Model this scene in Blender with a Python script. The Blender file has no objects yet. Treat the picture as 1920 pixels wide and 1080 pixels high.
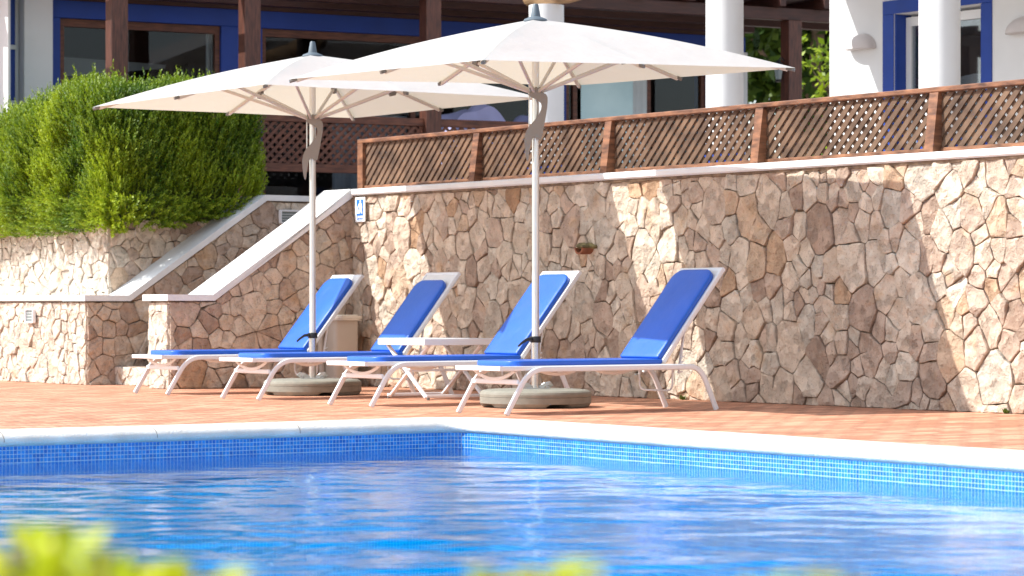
import bpy, math, random
from mathutils import Vector, Matrix, noise
random.seed(7)
C = bpy.context.scene.collection
R = math.radians
PI = math.pi

# ------------------------------------------------------------------ camera, world, sun
cam_d = bpy.data.cameras.new('camera'); cam = bpy.data.objects.new('camera', cam_d); C.objects.link(cam)
F = 5180.0; H = 0.72; HOR = 576.0
cam.location = (0, 0, H); cam.rotation_euler = (R(90), 0, 0)
cam_d.sensor_width = 36; cam_d.lens = F/1920*36; cam_d.shift_y = (HOR-540)/1920
cam_d.clip_start = 0.1; cam_d.clip_end = 2000
cam_d.dof.use_dof = True; cam_d.dof.focus_distance = 19.0; cam_d.dof.aperture_fstop = 3.9
bpy.context.scene.camera = cam

DV = Vector((.585, -.811, 0)); UV_ = Vector((.811, .585, 0)); CO = Vector((-1.459, 25.37, 0))
TH = math.atan2(.585, .811)
Ld = DV*.60 + UV_*1.0 + Vector((0, 0, -1.2))           # direction the light travels
S = (-Ld).normalized()
world = bpy.data.worlds.new('World'); bpy.context.scene.world = world; world.use_nodes = True
wn = world.node_tree; bg = wn.nodes['Background']
sky = wn.nodes.new('ShaderNodeTexSky'); sky.sky_type = 'NISHITA'; sky.sun_disc = False
sky.sun_elevation = math.asin(S.z); sky.sun_rotation = math.atan2(S.x, S.y)
hs = wn.nodes.new('ShaderNodeHueSaturation'); hs.inputs['Saturation'].default_value = .6
wn.links.new(sky.outputs[0], hs.inputs['Color']); wn.links.new(hs.outputs[0], bg.inputs[0]); bg.inputs[1].default_value = 0.15
sd = bpy.data.lights.new('sun', 'SUN'); sd.energy = 3.8; sd.angle = R(.5); sd.color = (1, .98, .93)
sun = bpy.data.objects.new('sun', sd); C.objects.link(sun)
sun.rotation_euler = Ld.to_track_quat('-Z', 'Y').to_euler()
vs = bpy.context.scene.view_settings
vs.view_transform = 'Standard'; vs.look = 'None'; vs.exposure = 0.87; vs.gamma = 1; vs.use_curve_mapping = False

# ------------------------------------------------------------------ helpers
def W(t, p, z=0): return CO + DV*t + UV_*p + Vector((0, 0, z))
def at(x, y, Y): return Vector(((x-960)/F*Y, Y, H-(y-HOR)/F*Y))

class MB:
    def __init__(s): s.v = []; s.f = []; s.tone = []; s.uv = None
    def add(s, vs_, fs, tone=None):
        o = len(s.v); s.v += [tuple(v) for v in vs_]; s.f += [tuple(i+o for i in f) for f in fs]
        if tone is not None: s.tone += [tone]*len(fs)
        return s
    def box(s, x0, x1, y0, y1, z0, z1, bev=0):
        if bev:
            b = min(bev, .45*abs(x1-x0), .45*abs(y1-y0), .45*abs(z1-z0))
            vs_ = []; idx = {}
            for ix, (xa, sx) in enumerate(((x0, 1), (x1, -1))):
                for iy, (ya, sy) in enumerate(((y0, 1), (y1, -1))):
                    for iz, (za, sz) in enumerate(((z0, 1), (z1, -1))):
                        for k, q in enumerate(((xa, ya+sy*b, za+sz*b), (xa+sx*b, ya, za+sz*b), (xa+sx*b, ya+sy*b, za))):
                            idx[(ix, iy, iz, k)] = len(vs_); vs_.append(q)
            fs = []
            I = lambda a, b_, c, k: idx[(a, b_, c, k)]
            for i in (0, 1):
                fs.append((I(i,0,0,0), I(i,1,0,0), I(i,1,1,0), I(i,0,1,0)))
                fs.append((I(0,i,0,1), I(1,i,0,1), I(1,i,1,1), I(0,i,1,1)))
                fs.append((I(0,0,i,2), I(1,0,i,2), I(1,1,i,2), I(0,1,i,2)))
            for a in (0, 1):
                for c in (0, 1):
                    fs.append((I(a,c,0,0), I(a,c,1,0), I(a,c,1,1), I(a,c,0,1)))
                    fs.append((I(a,0,c,0), I(a,1,c,0), I(a,1,c,2), I(a,0,c,2)))
                    fs.append((I(0,a,c,1), I(1,a,c,1), I(1,a,c,2), I(0,a,c,2)))
                    for e in (0, 1): fs.append((I(a,c,e,0), I(a,c,e,1), I(a,c,e,2)))
            return s.add(vs_, fs)
        v = [(x, y, z) for x in (x0, x1) for y in (y0, y1) for z in (z0, z1)]
        return s.add(v, [(0,1,3,2), (4,6,7,5), (0,4,5,1), (2,3,7,6), (0,2,6,4), (1,5,7,3)])
    def prism(s, poly, h0, h1, axis='y'):
        n = len(poly)
        m = {'y': lambda a, b, h: (a, h, b), 'z': lambda a, b, h: (a, b, h), 'x': lambda a, b, h: (h, a, b)}[axis]
        v = [m(a, b, h0) for a, b in poly] + [m(a, b, h1) for a, b in poly]
        return s.add(v, [tuple(range(n)), tuple(range(n, 2*n))[::-1]] + [(i, (i+1) % n, n+(i+1) % n, n+i) for i in range(n)])
    def lathe(s, prof, n=32, c=(0, 0), a0=0, cap=True):
        v = []
        for (r, z) in prof:
            for k in range(n):
                a = a0+2*PI*k/n; v.append((c[0]+r*math.cos(a), c[1]+r*math.sin(a), z))
        f = []
        for i in range(len(prof)-1):
            for k in range(n): f.append((i*n+k, i*n+(k+1) % n, (i+1)*n+(k+1) % n, (i+1)*n+k))
        if cap: f.append(tuple(range(n))[::-1]); f.append(tuple(range((len(prof)-1)*n, len(prof)*n)))
        return s.add(v, f)
    def sweep(s, path, prof, up=(0, 0, 1), scale=None):
        path = [Vector(p) for p in path]; n = len(prof); v = []; up = Vector(up)
        for i, p in enumerate(path):
            T = (path[min(i+1, len(path)-1)]-path[max(i-1, 0)]).normalized()
            X = T.cross(up)
            if X.length < 1e-4: X = T.cross(Vector((1, 0, 0)))
            X.normalize(); Yv = X.cross(T).normalized(); k = scale[i] if scale else 1
            for (a, b) in prof: v.append(p + X*a*k + Yv*b*k)
        f = [(i*n+j, i*n+(j+1) % n, (i+1)*n+(j+1) % n, (i+1)*n+j) for i in range(len(path)-1) for j in range(n)]
        f.append(tuple(range(n))[::-1]); f.append(tuple(range((len(path)-1)*n, len(path)*n)))
        return s.add(v, f)
    def tube(s, path, r, n=10, up=(0, 0, 1), scale=None):
        return s.sweep(path, [(r*math.cos(2*PI*k/n), r*math.sin(2*PI*k/n)) for k in range(n)], up, scale)
    def xf(s, M, start=0):
        s.v = s.v[:start] + [tuple(M @ Vector(v)) for v in s.v[start:]]; return s
    def build(s, name, mat, parent=None, smooth=False, loc=None, rz=0):
        me = bpy.data.meshes.new(name); me.from_pydata(s.v, [], s.f); me.materials.append(mat)
        if s.tone and len(s.tone) == len(s.f):
            at_ = me.attributes.new('tone', 'FLOAT', 'FACE'); at_.data.foreach_set('value', s.tone)
        import bmesh
        if len(s.f) < 60000:
            bm = bmesh.new(); bm.from_mesh(me); bmesh.ops.recalc_face_normals(bm, faces=bm.faces); bm.to_mesh(me); bm.free()
        if smooth:
            me.polygons.foreach_set('use_smooth', [True]*len(me.polygons))
            if smooth != 'all':
                try: me.set_sharp_from_angle(angle=R(smooth if smooth is not True else 40))
                except Exception: pass
        o = bpy.data.objects.new(name, me); C.objects.link(o)
        if parent: o.parent = parent
        if loc is not None: o.location = loc
        o.rotation_euler.z = rz
        return o

def tag(o, label=None, cat=None, group=None, kind=None):
    if label: o['label'] = label
    if cat: o['category'] = cat
    if group: o['group'] = group
    if kind: o['kind'] = kind
    return o
def empty(name, loc, rz=0, label=None, cat=None, group=None):
    o = bpy.data.objects.new(name, None); C.objects.link(o); o.location = loc; o.rotation_euler.z = rz
    o.empty_display_size = .1
    return tag(o, label, cat, group)
def copy_tree(o, parent=None):
    c = o.copy(); C.objects.link(c); c.parent = parent
    for ch in list(o.children): copy_tree(ch, c)
    return c
def rrect(hw, hh, r, n=4):
    r = min(r, hw*.999, hh*.999); out = []
    for cx, cy, a0 in ((hw-r, hh-r, 0), (-hw+r, hh-r, 90), (-hw+r, -hh+r, 180), (hw-r, -hh+r, 270)):
        for k in range(n+1):
            a = R(a0+90*k/n); out.append((cx+r*math.cos(a), cy+r*math.sin(a)))
    return out
def arc(c, r, a0, a1, n=8):          # in the x-z plane
    return [(c[0]+r*math.cos(R(a0+(a1-a0)*k/n)), c[1]+r*math.sin(R(a0+(a1-a0)*k/n))) for k in range(n+1)]

# ------------------------------------------------------------------ materials
def N(nt, t, **kw):
    n = nt.nodes.new(t)
    for k, v in kw.items(): setattr(n, k, v)
    return n
def mat(name, col, rough=.6, var=.12, scale=8, bump=0, bscale=60, metal=0, spec=.5, trans=0, coat=0, stretch=None, col2=None, detail=6):
    m = bpy.data.materials.new(name); m.use_nodes = True; nt = m.node_tree; b = nt.nodes['Principled BSDF']
    b.inputs['Roughness'].default_value = rough; b.inputs['Metallic'].default_value = metal
    b.inputs['Specular IOR Level'].default_value = spec; b.inputs['Coat Weight'].default_value = coat
    tc = N(nt, 'ShaderNodeTexCoord'); mp = N(nt, 'ShaderNodeMapping')
    if stretch: mp.inputs['Scale'].default_value = stretch
    nt.links.new(tc.outputs['Object'], mp.inputs[0])
    nz = N(nt, 'ShaderNodeTexNoise'); nz.inputs['Scale'].default_value = scale; nz.inputs['Detail'].default_value = detail
    nt.links.new(mp.outputs[0], nz.inputs['Vector'])
    cr = N(nt, 'ShaderNodeValToRGB'); cr.color_ramp.elements[0].position = .3; cr.color_ramp.elements[1].position = .7
    c1 = [max(0, c*(1-var)) for c in col]; c2 = [min(1, c*(1+var)) for c in (col2 or col)]
    cr.color_ramp.elements[0].color = (*c1, 1); cr.color_ramp.elements[1].color = (*c2, 1)
    nt.links.new(nz.outputs[0], cr.inputs[0]); nt.links.new(cr.outputs[0], b.inputs['Base Color'])
    if bump:
        bn = N(nt, 'ShaderNodeTexNoise'); bn.inputs['Scale'].default_value = bscale; bn.inputs['Detail'].default_value = 8
        nt.links.new(mp.outputs[0], bn.inputs['Vector'])
        bp = N(nt, 'ShaderNodeBump'); bp.inputs['Strength'].default_value = 1; bp.inputs['Distance'].default_value = bump
        nt.links.new(bn.outputs[0], bp.inputs['Height']); nt.links.new(bp.outputs[0], b.inputs['Normal'])
    return m

def stone_mat(lift=0, name='rubble_stone'):
    m = bpy.data.materials.new(name); m.use_nodes = True; nt = m.node_tree; b = nt.nodes['Principled BSDF']
    b.inputs['Roughness'].default_value = .9; b.inputs['Specular IOR Level'].default_value = .2
    a = N(nt, 'ShaderNodeAttribute'); a.attribute_name = 'tone'
    cr = N(nt, 'ShaderNodeValToRGB'); r = cr.color_ramp
    cols = [(0, (.46, .345, .275)), (.2, (.61, .485, .40)), (.42, (.72, .61, .50)), (.62, (.76, .67, .565)), (.8, (.62, .565, .49)), (.92, (.66, .485, .345)), (1, (.46, .30, .195))]
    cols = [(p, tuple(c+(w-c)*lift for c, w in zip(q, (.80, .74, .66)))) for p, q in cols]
    r.elements[0].position = 0; r.elements[0].color = (*cols[0][1], 1); r.elements[1].position = 1; r.elements[1].color = (*cols[-1][1], 1)
    for p, c in cols[1:-1]:
        e = r.elements.new(p); e.color = (*c, 1)
    nt.links.new(a.outputs['Fac'], cr.inputs[0])
    tc = N(nt, 'ShaderNodeTexCoord')
    n1 = N(nt, 'ShaderNodeTexNoise'); n1.inputs['Scale'].default_value = 9; n1.inputs['Detail'].default_value = 8; n1.inputs['Roughness'].default_value = .65
    nt.links.new(tc.outputs['Object'], n1.inputs['Vector'])
    r1 = N(nt, 'ShaderNodeValToRGB'); r1.color_ramp.elements[0].position = .3; r1.color_ramp.elements[1].position = .72
    r1.color_ramp.elements[0].color = (.76, .72, .68, 1); r1.color_ramp.elements[1].color = (1.14, 1.12, 1.08, 1)
    nt.links.new(n1.outputs[0], r1.inputs[0])
    mx = N(nt, 'ShaderNodeMix', data_type='RGBA', blend_type='MULTIPLY'); mx.inputs[0].default_value = 1
    nt.links.new(cr.outputs[0], mx.inputs[6]); nt.links.new(r1.outputs[0], mx.inputs[7])
    # ochre and grey staining
    n2 = N(nt, 'ShaderNodeTexNoise'); n2.inputs['Scale'].default_value = 4.5; n2.inputs['Detail'].default_value = 5
    nt.links.new(tc.outputs['Object'], n2.inputs['Vector'])
    r2 = N(nt, 'ShaderNodeValToRGB'); r2.color_ramp.elements[0].position = .58; r2.color_ramp.elements[1].position = .72
    r2.color_ramp.elements[0].color = (0, 0, 0, 1); r2.color_ramp.elements[1].color = (.6, .6, .6, 1)
    nt.links.new(n2.outputs[0], r2.inputs[0])
    mx2 = N(nt, 'ShaderNodeMix', data_type='RGBA'); mx2.inputs[7].default_value = (.56, .36, .20, 1)
    nt.links.new(r2.outputs[0], mx2.inputs[0]); nt.links.new(mx.outputs[2], mx2.inputs[6])
    n3 = N(nt, 'ShaderNodeTexNoise'); n3.inputs['Scale'].default_value = 70; n3.inputs['Detail'].default_value = 4
    nt.links.new(tc.outputs['Object'], n3.inputs['Vector'])
    r3 = N(nt, 'ShaderNodeValToRGB'); r3.color_ramp.elements[0].position = .28; r3.color_ramp.elements[1].position = .42
    r3.color_ramp.elements[0].color = (.5, .42, .36, 1); r3.color_ramp.elements[1].color = (1, 1, 1, 1)
    nt.links.new(n3.outputs[0], r3.inputs[0])
    mx3 = N(nt, 'ShaderNodeMix', data_type='RGBA', blend_type='MULTIPLY'); mx3.inputs[0].default_value = .7
    nt.links.new(mx2.outputs[2], mx3.inputs[6]); nt.links.new(r3.outputs[0], mx3.inputs[7])
    nt.links.new(mx3.outputs[2], b.inputs['Base Color'])
    bn = N(nt, 'ShaderNodeTexNoise'); bn.inputs['Scale'].default_value = 18; bn.inputs['Detail'].default_value = 10; bn.inputs['Roughness'].default_value = .68
    nt.links.new(tc.outputs['Object'], bn.inputs['Vector'])
    bp = N(nt, 'ShaderNodeBump'); bp.inputs['Strength'].default_value = 1; bp.inputs['Distance'].default_value = .030
    nt.links.new(bn.outputs[0], bp.inputs['Height'])
    wv = N(nt, 'ShaderNodeVectorMath', operation='MULTIPLY_ADD'); wv.inputs[1].default_value = (.12, .12, .12)
    nt.links.new(n1.outputs[1], wv.inputs[0]); nt.links.new(tc.outputs['Object'], wv.inputs[2])
    vo = N(nt, 'ShaderNodeTexVoronoi'); vo.inputs['Scale'].default_value = 11; nt.links.new(wv.outputs[0], vo.inputs['Vector'])
    b2 = N(nt, 'ShaderNodeBump'); b2.inputs['Strength'].default_value = 1; b2.inputs['Distance'].default_value = .022
    nt.links.new(vo.outputs['Distance'], b2.inputs['Height']); nt.links.new(bp.outputs[0], b2.inputs['Normal']); nt.links.new(b2.outputs[0], b.inputs['Normal'])
    return m

def brick_mat(name, c1, c2, mortar, bw, bh, ms, offset=.5, rough=.7, bump=.004, uv=False, freq=2, spec=.4, noisevar=.25, nscale=14, rot=0):
    m = bpy.data.materials.new(name); m.use_nodes = True; nt = m.node_tree; b = nt.nodes['Principled BSDF']
    b.inputs['Roughness'].default_value = rough; b.inputs['Specular IOR Level'].default_value = spec
    tc = N(nt, 'ShaderNodeTexCoord'); mp = N(nt, 'ShaderNodeMapping'); mp.inputs['Rotation'].default_value = (0, 0, rot)
    nt.links.new(tc.outputs['UV' if uv else 'Object'], mp.inputs[0])
    bt = N(nt, 'ShaderNodeTexBrick'); bt.offset = offset; bt.offset_frequency = freq; bt.squash = 1
    bt.inputs['Color1'].default_value = (*c1, 1); bt.inputs['Color2'].default_value = (*c2, 1); bt.inputs['Mortar'].default_value = (*mortar, 1)
    bt.inputs['Scale'].default_value = 1; bt.inputs['Mortar Size'].default_value = ms; bt.inputs['Mortar Smooth'].default_value = .2
    bt.inputs['Brick Width'].default_value = bw; bt.inputs['Row Height'].default_value = bh; bt.inputs['Bias'].default_value = 0
    nt.links.new(mp.outputs[0], bt.inputs['Vector'])
    nz = N(nt, 'ShaderNodeTexNoise'); nz.inputs['Scale'].default_value = nscale; nz.inputs['Detail'].default_value = 8; nz.inputs['Roughness'].default_value = .7
    nt.links.new(tc.outputs['Object'], nz.inputs['Vector'])
    r1 = N(nt, 'ShaderNodeValToRGB'); r1.color_ramp.elements[0].position = .3; r1.color_ramp.elements[1].position = .7
    lo, hi = 1-noisevar, 1+noisevar
    r1.color_ramp.elements[0].color = (lo, lo, lo, 1); r1.color_ramp.elements[1].color = (hi, hi, hi, 1)
    nt.links.new(nz.outputs[0], r1.inputs[0])
    mx = N(nt, 'ShaderNodeMix', data_type='RGBA', blend_type='MULTIPLY'); mx.inputs[0].default_value = 1
    nt.links.new(bt.outputs['Color'], mx.inputs[6]); nt.links.new(r1.outputs[0], mx.inputs[7])
    nt.links.new(mx.outputs[2], b.inputs['Base Color'])
    if bump:
        bp = N(nt, 'ShaderNodeBump'); bp.invert = True; bp.inputs['Distance'].default_value = bump
        nt.links.new(bt.outputs['Fac'], bp.inputs['Height']); nt.links.new(bp.outputs[0], b.inputs['Normal'])
    m['mix'] = 0
    return m

def leaf_mat(name, c1, c2, trans=.35, rough=.5, scale=3):
    m = bpy.data.materials.new(name); m.use_nodes = True; nt = m.node_tree; b = nt.nodes['Principled BSDF']
    out = nt.nodes['Material Output']
    a = N(nt, 'ShaderNodeAttribute'); a.attribute_name = 'tone'
    cr = N(nt, 'ShaderNodeValToRGB'); cr.color_ramp.elements[0].color = (*c1, 1); cr.color_ramp.elements[1].color = (*c2, 1)
    nt.links.new(a.outputs['Fac'], cr.inputs[0]); nt.links.new(cr.outputs[0], b.inputs['Base Color'])
    b.inputs['Roughness'].default_value = rough; b.inputs['Specular IOR Level'].default_value = .4
    t = N(nt, 'ShaderNodeBsdfTranslucent'); nt.links.new(cr.outputs[0], t.inputs[0])
    mx = N(nt, 'ShaderNodeMixShader'); mx.inputs[0].default_value = trans
    nt.links.new(b.outputs[0], mx.inputs[1]); nt.links.new(t.outputs[0], mx.inputs[2]); nt.links.new(mx.outputs[0], out.inputs[0])
    return m

def cloth_mat():
    m = bpy.data.materials.new('canopy_cloth'); m.use_nodes = True; nt = m.node_tree; b = nt.nodes['Principled BSDF']
    out = nt.nodes['Material Output']; b.inputs['Roughness'].default_value = .85; b.inputs['Specular IOR Level'].default_value = .15
    b.inputs['Base Color'].default_value = (.53, .54, .535, 1)
    t = N(nt, 'ShaderNodeBsdfTranslucent'); t.inputs[0].default_value = (.93, .82, .60, 1)
    tc = N(nt, 'ShaderNodeTexCoord'); nz = N(nt, 'ShaderNodeTexNoise'); nz.inputs['Scale'].default_value = 3.5; nz.inputs['Detail'].default_value = 5
    nt.links.new(tc.outputs['Object'], nz.inputs['Vector'])
    bp = N(nt, 'ShaderNodeBump'); bp.inputs['Distance'].default_value = .03; bp.inputs['Strength'].default_value = .6
    nt.links.new(nz.outputs[0], bp.inputs['Height']); nt.links.new(bp.outputs[0], b.inputs['Normal'])
    mx = N(nt, 'ShaderNodeMixShader'); mx.inputs[0].default_value = .27
    nt.links.new(b.outputs[0], mx.inputs[1]); nt.links.new(t.outputs[0], mx.inputs[2]); nt.links.new(mx.outputs[0], out.inputs[0])
    return m

def glass_mat(name, tint, refl=.5, dark=0.0):
    m = bpy.data.materials.new(name); m.use_nodes = True; nt = m.node_tree; nt.nodes.remove(nt.nodes['Principled BSDF'])
    out = nt.nodes['Material Output']
    tr = N(nt, 'ShaderNodeBsdfTransparent'); tr.inputs[0].default_value = (*tint, 1)
    g = N(nt, 'ShaderNodeBsdfGlossy'); g.inputs['Roughness'].default_value = .02; g.inputs[0].default_value = (1, 1, 1, 1)
    fr = N(nt, 'ShaderNodeFresnel'); fr.inputs[0].default_value = 1.6
    mt = N(nt, 'ShaderNodeMath', operation='MULTIPLY'); mt.inputs[1].default_value = refl*2
    nt.links.new(fr.outputs[0], mt.inputs[0])
    mx = N(nt, 'ShaderNodeMixShader'); nt.links.new(mt.outputs[0], mx.inputs[0])
    nt.links.new(tr.outputs[0], mx.inputs[1]); nt.links.new(g.outputs[0], mx.inputs[2]); nt.links.new(mx.outputs[0], out.inputs[0])
    return m

def water_mat():
    m = bpy.data.materials.new('pool_water'); m.use_nodes = True; nt = m.node_tree; nt.nodes.remove(nt.nodes['Principled BSDF'])
    out = nt.nodes['Material Output']
    tc = N(nt, 'ShaderNodeTexCoord')
    c_ = N(nt, 'ShaderNodeTexNoise'); c_.inputs['Scale'].default_value = 22; c_.inputs['Detail'].default_value = 3
    nt.links.new(tc.outputs['Object'], c_.inputs['Vector'])
    b3 = N(nt, 'ShaderNodeBump'); b3.inputs['Distance'].default_value = .0014
    nt.links.new(c_.outputs[0], b3.inputs['Height'])
    tr = N(nt, 'ShaderNodeBsdfTransparent'); tr.inputs[0].default_value = (.30, .88, 1, 1)
    rf = N(nt, 'ShaderNodeBsdfRefraction'); rf.inputs['IOR'].default_value = 1.333; rf.inputs['Color'].default_value = (.25, .90, 1, 1)
    nt.links.new(b3.outputs[0], rf.inputs['Normal'])
    tm = N(nt, 'ShaderNodeMixShader'); tm.inputs[0].default_value = .58
    nt.links.new(tr.outputs[0], tm.inputs[1]); nt.links.new(rf.outputs[0], tm.inputs[2])
    g = N(nt, 'ShaderNodeBsdfGlossy'); g.inputs['Roughness'].default_value = .02; g.inputs['Color'].default_value = (.94, .98, 1, 1)
    nt.links.new(b3.outputs[0], g.inputs['Normal'])
    fr = N(nt, 'ShaderNodeFresnel'); fr.inputs[0].default_value = 1.333; nt.links.new(b3.outputs[0], fr.inputs['Normal'])
    fm = N(nt, 'ShaderNodeMapRange'); fm.inputs['From Min'].default_value = .30; fm.inputs['From Max'].default_value = .72; fm.inputs['To Min'].default_value = .0; fm.inputs['To Max'].default_value = .76; nt.links.new(fr.outputs[0], fm.inputs[0])
    mx = N(nt, 'ShaderNodeMixShader'); nt.links.new(fm.outputs[0], mx.inputs[0])
    nt.links.new(tm.outputs[0], mx.inputs[1]); nt.links.new(g.outputs[0], mx.inputs[2]); nt.links.new(mx.outputs[0], out.inputs[0])
    return m

M = {}
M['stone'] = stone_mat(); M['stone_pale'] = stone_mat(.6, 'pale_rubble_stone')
M['mortar'] = mat('mortar', (.15, .105, .068), .95, .3, 12, .006, 60, col2=(.25, .18, .12))
M['white'] = mat('white_render', (.72, .73, .735), .8, .03, 3, .0015, 120)
M['cap'] = mat('white_cap', (.79, .80, .795), .75, .08, 3.5, .004, 50)
M['blue_paint'] = mat('blue_paint', (.006, .045, .30), .55, .1, 4, .001, 90)
M['wood'] = mat('brown_wood', (.09, .027, .014), .5, .35, 6, .002, 40, stretch=(1, 8, 8), col2=(.15, .05, .025))
M['wood_v'] = mat('brown_wood_post', (.06, .019, .011), .5, .3, 6, .002, 40, stretch=(9, 9, 1), col2=(.11, .036, .02))
M['wood_dark'] = mat('dark_wood', (.055, .017, .010), .55, .3, 5, .002, 30, stretch=(1, 6, 6))
M['lattice'] = mat('weathered_lattice', (.080, .042, .023), .75, .35, 5, .002, 90, stretch=(1, 1, 1), col2=(.16, .094, .055))
M['rail'] = mat('rail_wood', (.10, .036, .018), .55, .35, 7, .002, 50, stretch=(1, .6, 4), col2=(.24, .105, .05))
M['yellow_wood'] = mat('raw_wood', (.55, .30, .06), .6, .2, 10)
M['log'] = mat('rustic_log', (.36, .22, .11), .7, .3, 6, .004, 20, stretch=(4, 1, 4))
M['frame_white'] = mat('white_powder_coat', (.78, .79, .80), .35, .02, 5, spec=.5)
M['sling'] = mat('white_sling', (.78, .765, .74), .6, .03, 20, .001, 400)
M['vinyl'] = mat('blue_vinyl', (.008, .105, .54), .40, .08, 3, .012, 4, spec=.5, coat=.15)
M['alu'] = mat('brushed_aluminium', (.74, .73, .70), .3, .04, 8, metal=.75)
M['steel'] = mat('steel_tube', (.55, .54, .52), .25, .05, 8, metal=1)
M['rib'] = mat('grey_rib', (.60, .56, .50), .4, .05, 8, metal=.3)
M['plastic_grey'] = mat('grey_plastic', (.16, .15, .135), .5, .06, 10)
M['lever'] = mat('lever_plastic', (.25, .225, .195), .45, .06, 10)
M['cap_grey'] = mat('blue_grey_plastic', (.11, .14, .165), .5, .05, 8)
M['black'] = mat('black_plastic', (.015, .015, .016), .4, .1, 10)
M['base'] = mat('taupe_base', (.245, .235, .195), .85, .12, 16, .003, 180)
M['zinc'] = mat('zinc_plate', (.5, .5, .49), .35, .08, 20, metal=.9)
M['terracotta'] = mat('terracotta', (.30, .11, .055), .8, .25, 14, .004, 60)
M['moss'] = mat('mossy_rock', (.14, .11, .05), .95, .35, 25, .01, 40, col2=(.28, .24, .11))
M['coping'] = mat('coping_stone', (.70, .665, .61), .8, .09, 5, .006, 90, col2=(.78, .745, .69))
M['deck'] = brick_mat('brick_paving', (.46, .185, .10), (.72, .375, .235), (.20, .12, .075), .235, .115, .011, .5, .75, .004, nscale=16, noisevar=.30)
M['tile'] = brick_mat('pool_mosaic', (.004, .13, .50), (.014, .25, .68), (.50, .66, .74), .0235, .0235, .0015, 0, .2, .0008, uv=True, noisevar=.15, nscale=30)
M['poolfloor'] = brick_mat('pool_floor_mosaic', (.0004, .30, .58), (.001, .40, .70), (.02, .52, .82), .0235, .0235, .0015, 0, .3, 0, noisevar=.2, nscale=3)
M['water'] = water_mat()
M['terrace'] = mat('terrace_tiles', (.36, .30, .26), .7, .08, 3)
M['ground'] = mat('dry_ground', (.28, .22, .14), .95, .25, .6)
M['soil'] = mat('soil', (.10, .07, .045), .95, .3, 8, .01, 20)
M['glass'] = glass_mat('window_glass', (.72, .74, .76), .14)
M['skyglass'] = mat('sky_reflection_glass', (.42, .68, .74), .12, .12, 1.2, col2=(.60, .80, .82))  # opaque glass colour with the sky reflection painted in
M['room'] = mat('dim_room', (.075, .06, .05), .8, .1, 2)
M['curtain'] = mat('curtain', (.62, .66, .66), .9, .06, 4)
M['lav'] = mat('lavender_cover', (.42, .42, .66), .8, .08, 5, .004, 18)
M['glass_lamp'] = mat('lamp_glass', (.20, .235, .235), .2, .05, 8)
M['pinkgrey'] = mat('sconce_plaster', (.60, .56, .55), .8, .04, 6)
M['bin'] = mat('beige_plastic', (.44, .40, .345), .6, .05, 6)
M['hedge'] = leaf_mat('hedge_leaf', (.06, .14, .008), (.42, .53, .02), .34)
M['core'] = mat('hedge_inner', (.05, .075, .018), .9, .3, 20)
M['tree'] = leaf_mat('tree_leaf', (.018, .05, .010), (.13, .20, .025), .3)
M['fg'] = leaf_mat('foreground_leaf', (.38, .50, .015), (.62, .66, .03), .45)
M['bark'] = mat('bark', (.16, .11, .07), .9, .25, 10, .01, 20, stretch=(4, 4, 1))
M['signwhite'] = mat('sign_white', (.82, .84, .84), .4, .01, 5)
M['signblue'] = mat('sign_blue', (.01, .16, .62), .4, .02, 5)

# ------------------------------------------------------------------ ground, deck, pool  (local x = p, y = -t, origin C)
LOC = dict(loc=CO, rz=TH)
TO, PO = 6.73, -3.53          # outer coping corner
TI, PIN = 7.03, -3.83         # inner coping corner
TE, PE = 17.0, -13.5          # far ends of the basin (inner)
ZW = -.165
def ring(outer, inner, z):
    (a0, a1, b0, b1), (c0, c1, d0, d1) = outer, inner      # t0,t1,p0,p1
    m = MB()
    for (ta, tb, pa, pb) in ((a0, c0, b0, b1), (c1, a1, b0, b1), (c0, c1, b0, d0), (c0, c1, d1, b1)):
        m.add([(pa, -ta, z), (pb, -ta, z), (pb, -tb, z), (pa, -tb, z)], [(0, 1, 2, 3)])
    return m
pav = tag(ring((-14, 28, -24, 1.2), (TO+.02, TE+.28, PE-.28, PO-.02), 0).build('paving', M['deck'], **LOC), kind='structure')
tag(ring((-400, 400, -400, 400), (-13.9, 27.9, -23.9, .1), -.01).build('ground', M['ground'], **LOC), kind='structure')

def rounded_path(off):        # pool outline at distance off outside the inner edge, (p, -t), closed
    rr = .16+off
    t0, t1, p0, p1 = TI-off, TE+off, PE-off, PIN+off
    pts = []
    for (cp, ct, a0) in ((p1-rr, -(t0+rr), 0), (p0+rr, -(t0+rr), 90), (p0+rr, -(t1-rr), 180), (p1-rr, -(t1-rr), 270)):
        for k in range(11):
            a = R(a0+9*k); pts.append((cp+rr*math.cos(a), ct+rr*math.sin(a)))
    out = []
    for i, (a, b) in enumerate(pts):   # subdivide the long sides
        c, d = pts[(i+1) % len(pts)]; L = math.hypot(c-a, d-b); k = max(1, int(L/.5))
        for j in range(k): out.append((a+(c-a)*j/k, b+(d-b)*j/k))
    return out
prof = [(.30, -.02), (.30, .006), (.285, .013), (.12, .014), (.05, .010), (.012, -.006), (-.012, -.028), (-.014, -.048), (-.004, -.066), (.02, -.074)]
m = MB(); rings_ = [rounded_path(o) for o, z in prof]; n = len(rings_[0])
n = min(len(r) for r in rings_)
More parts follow.
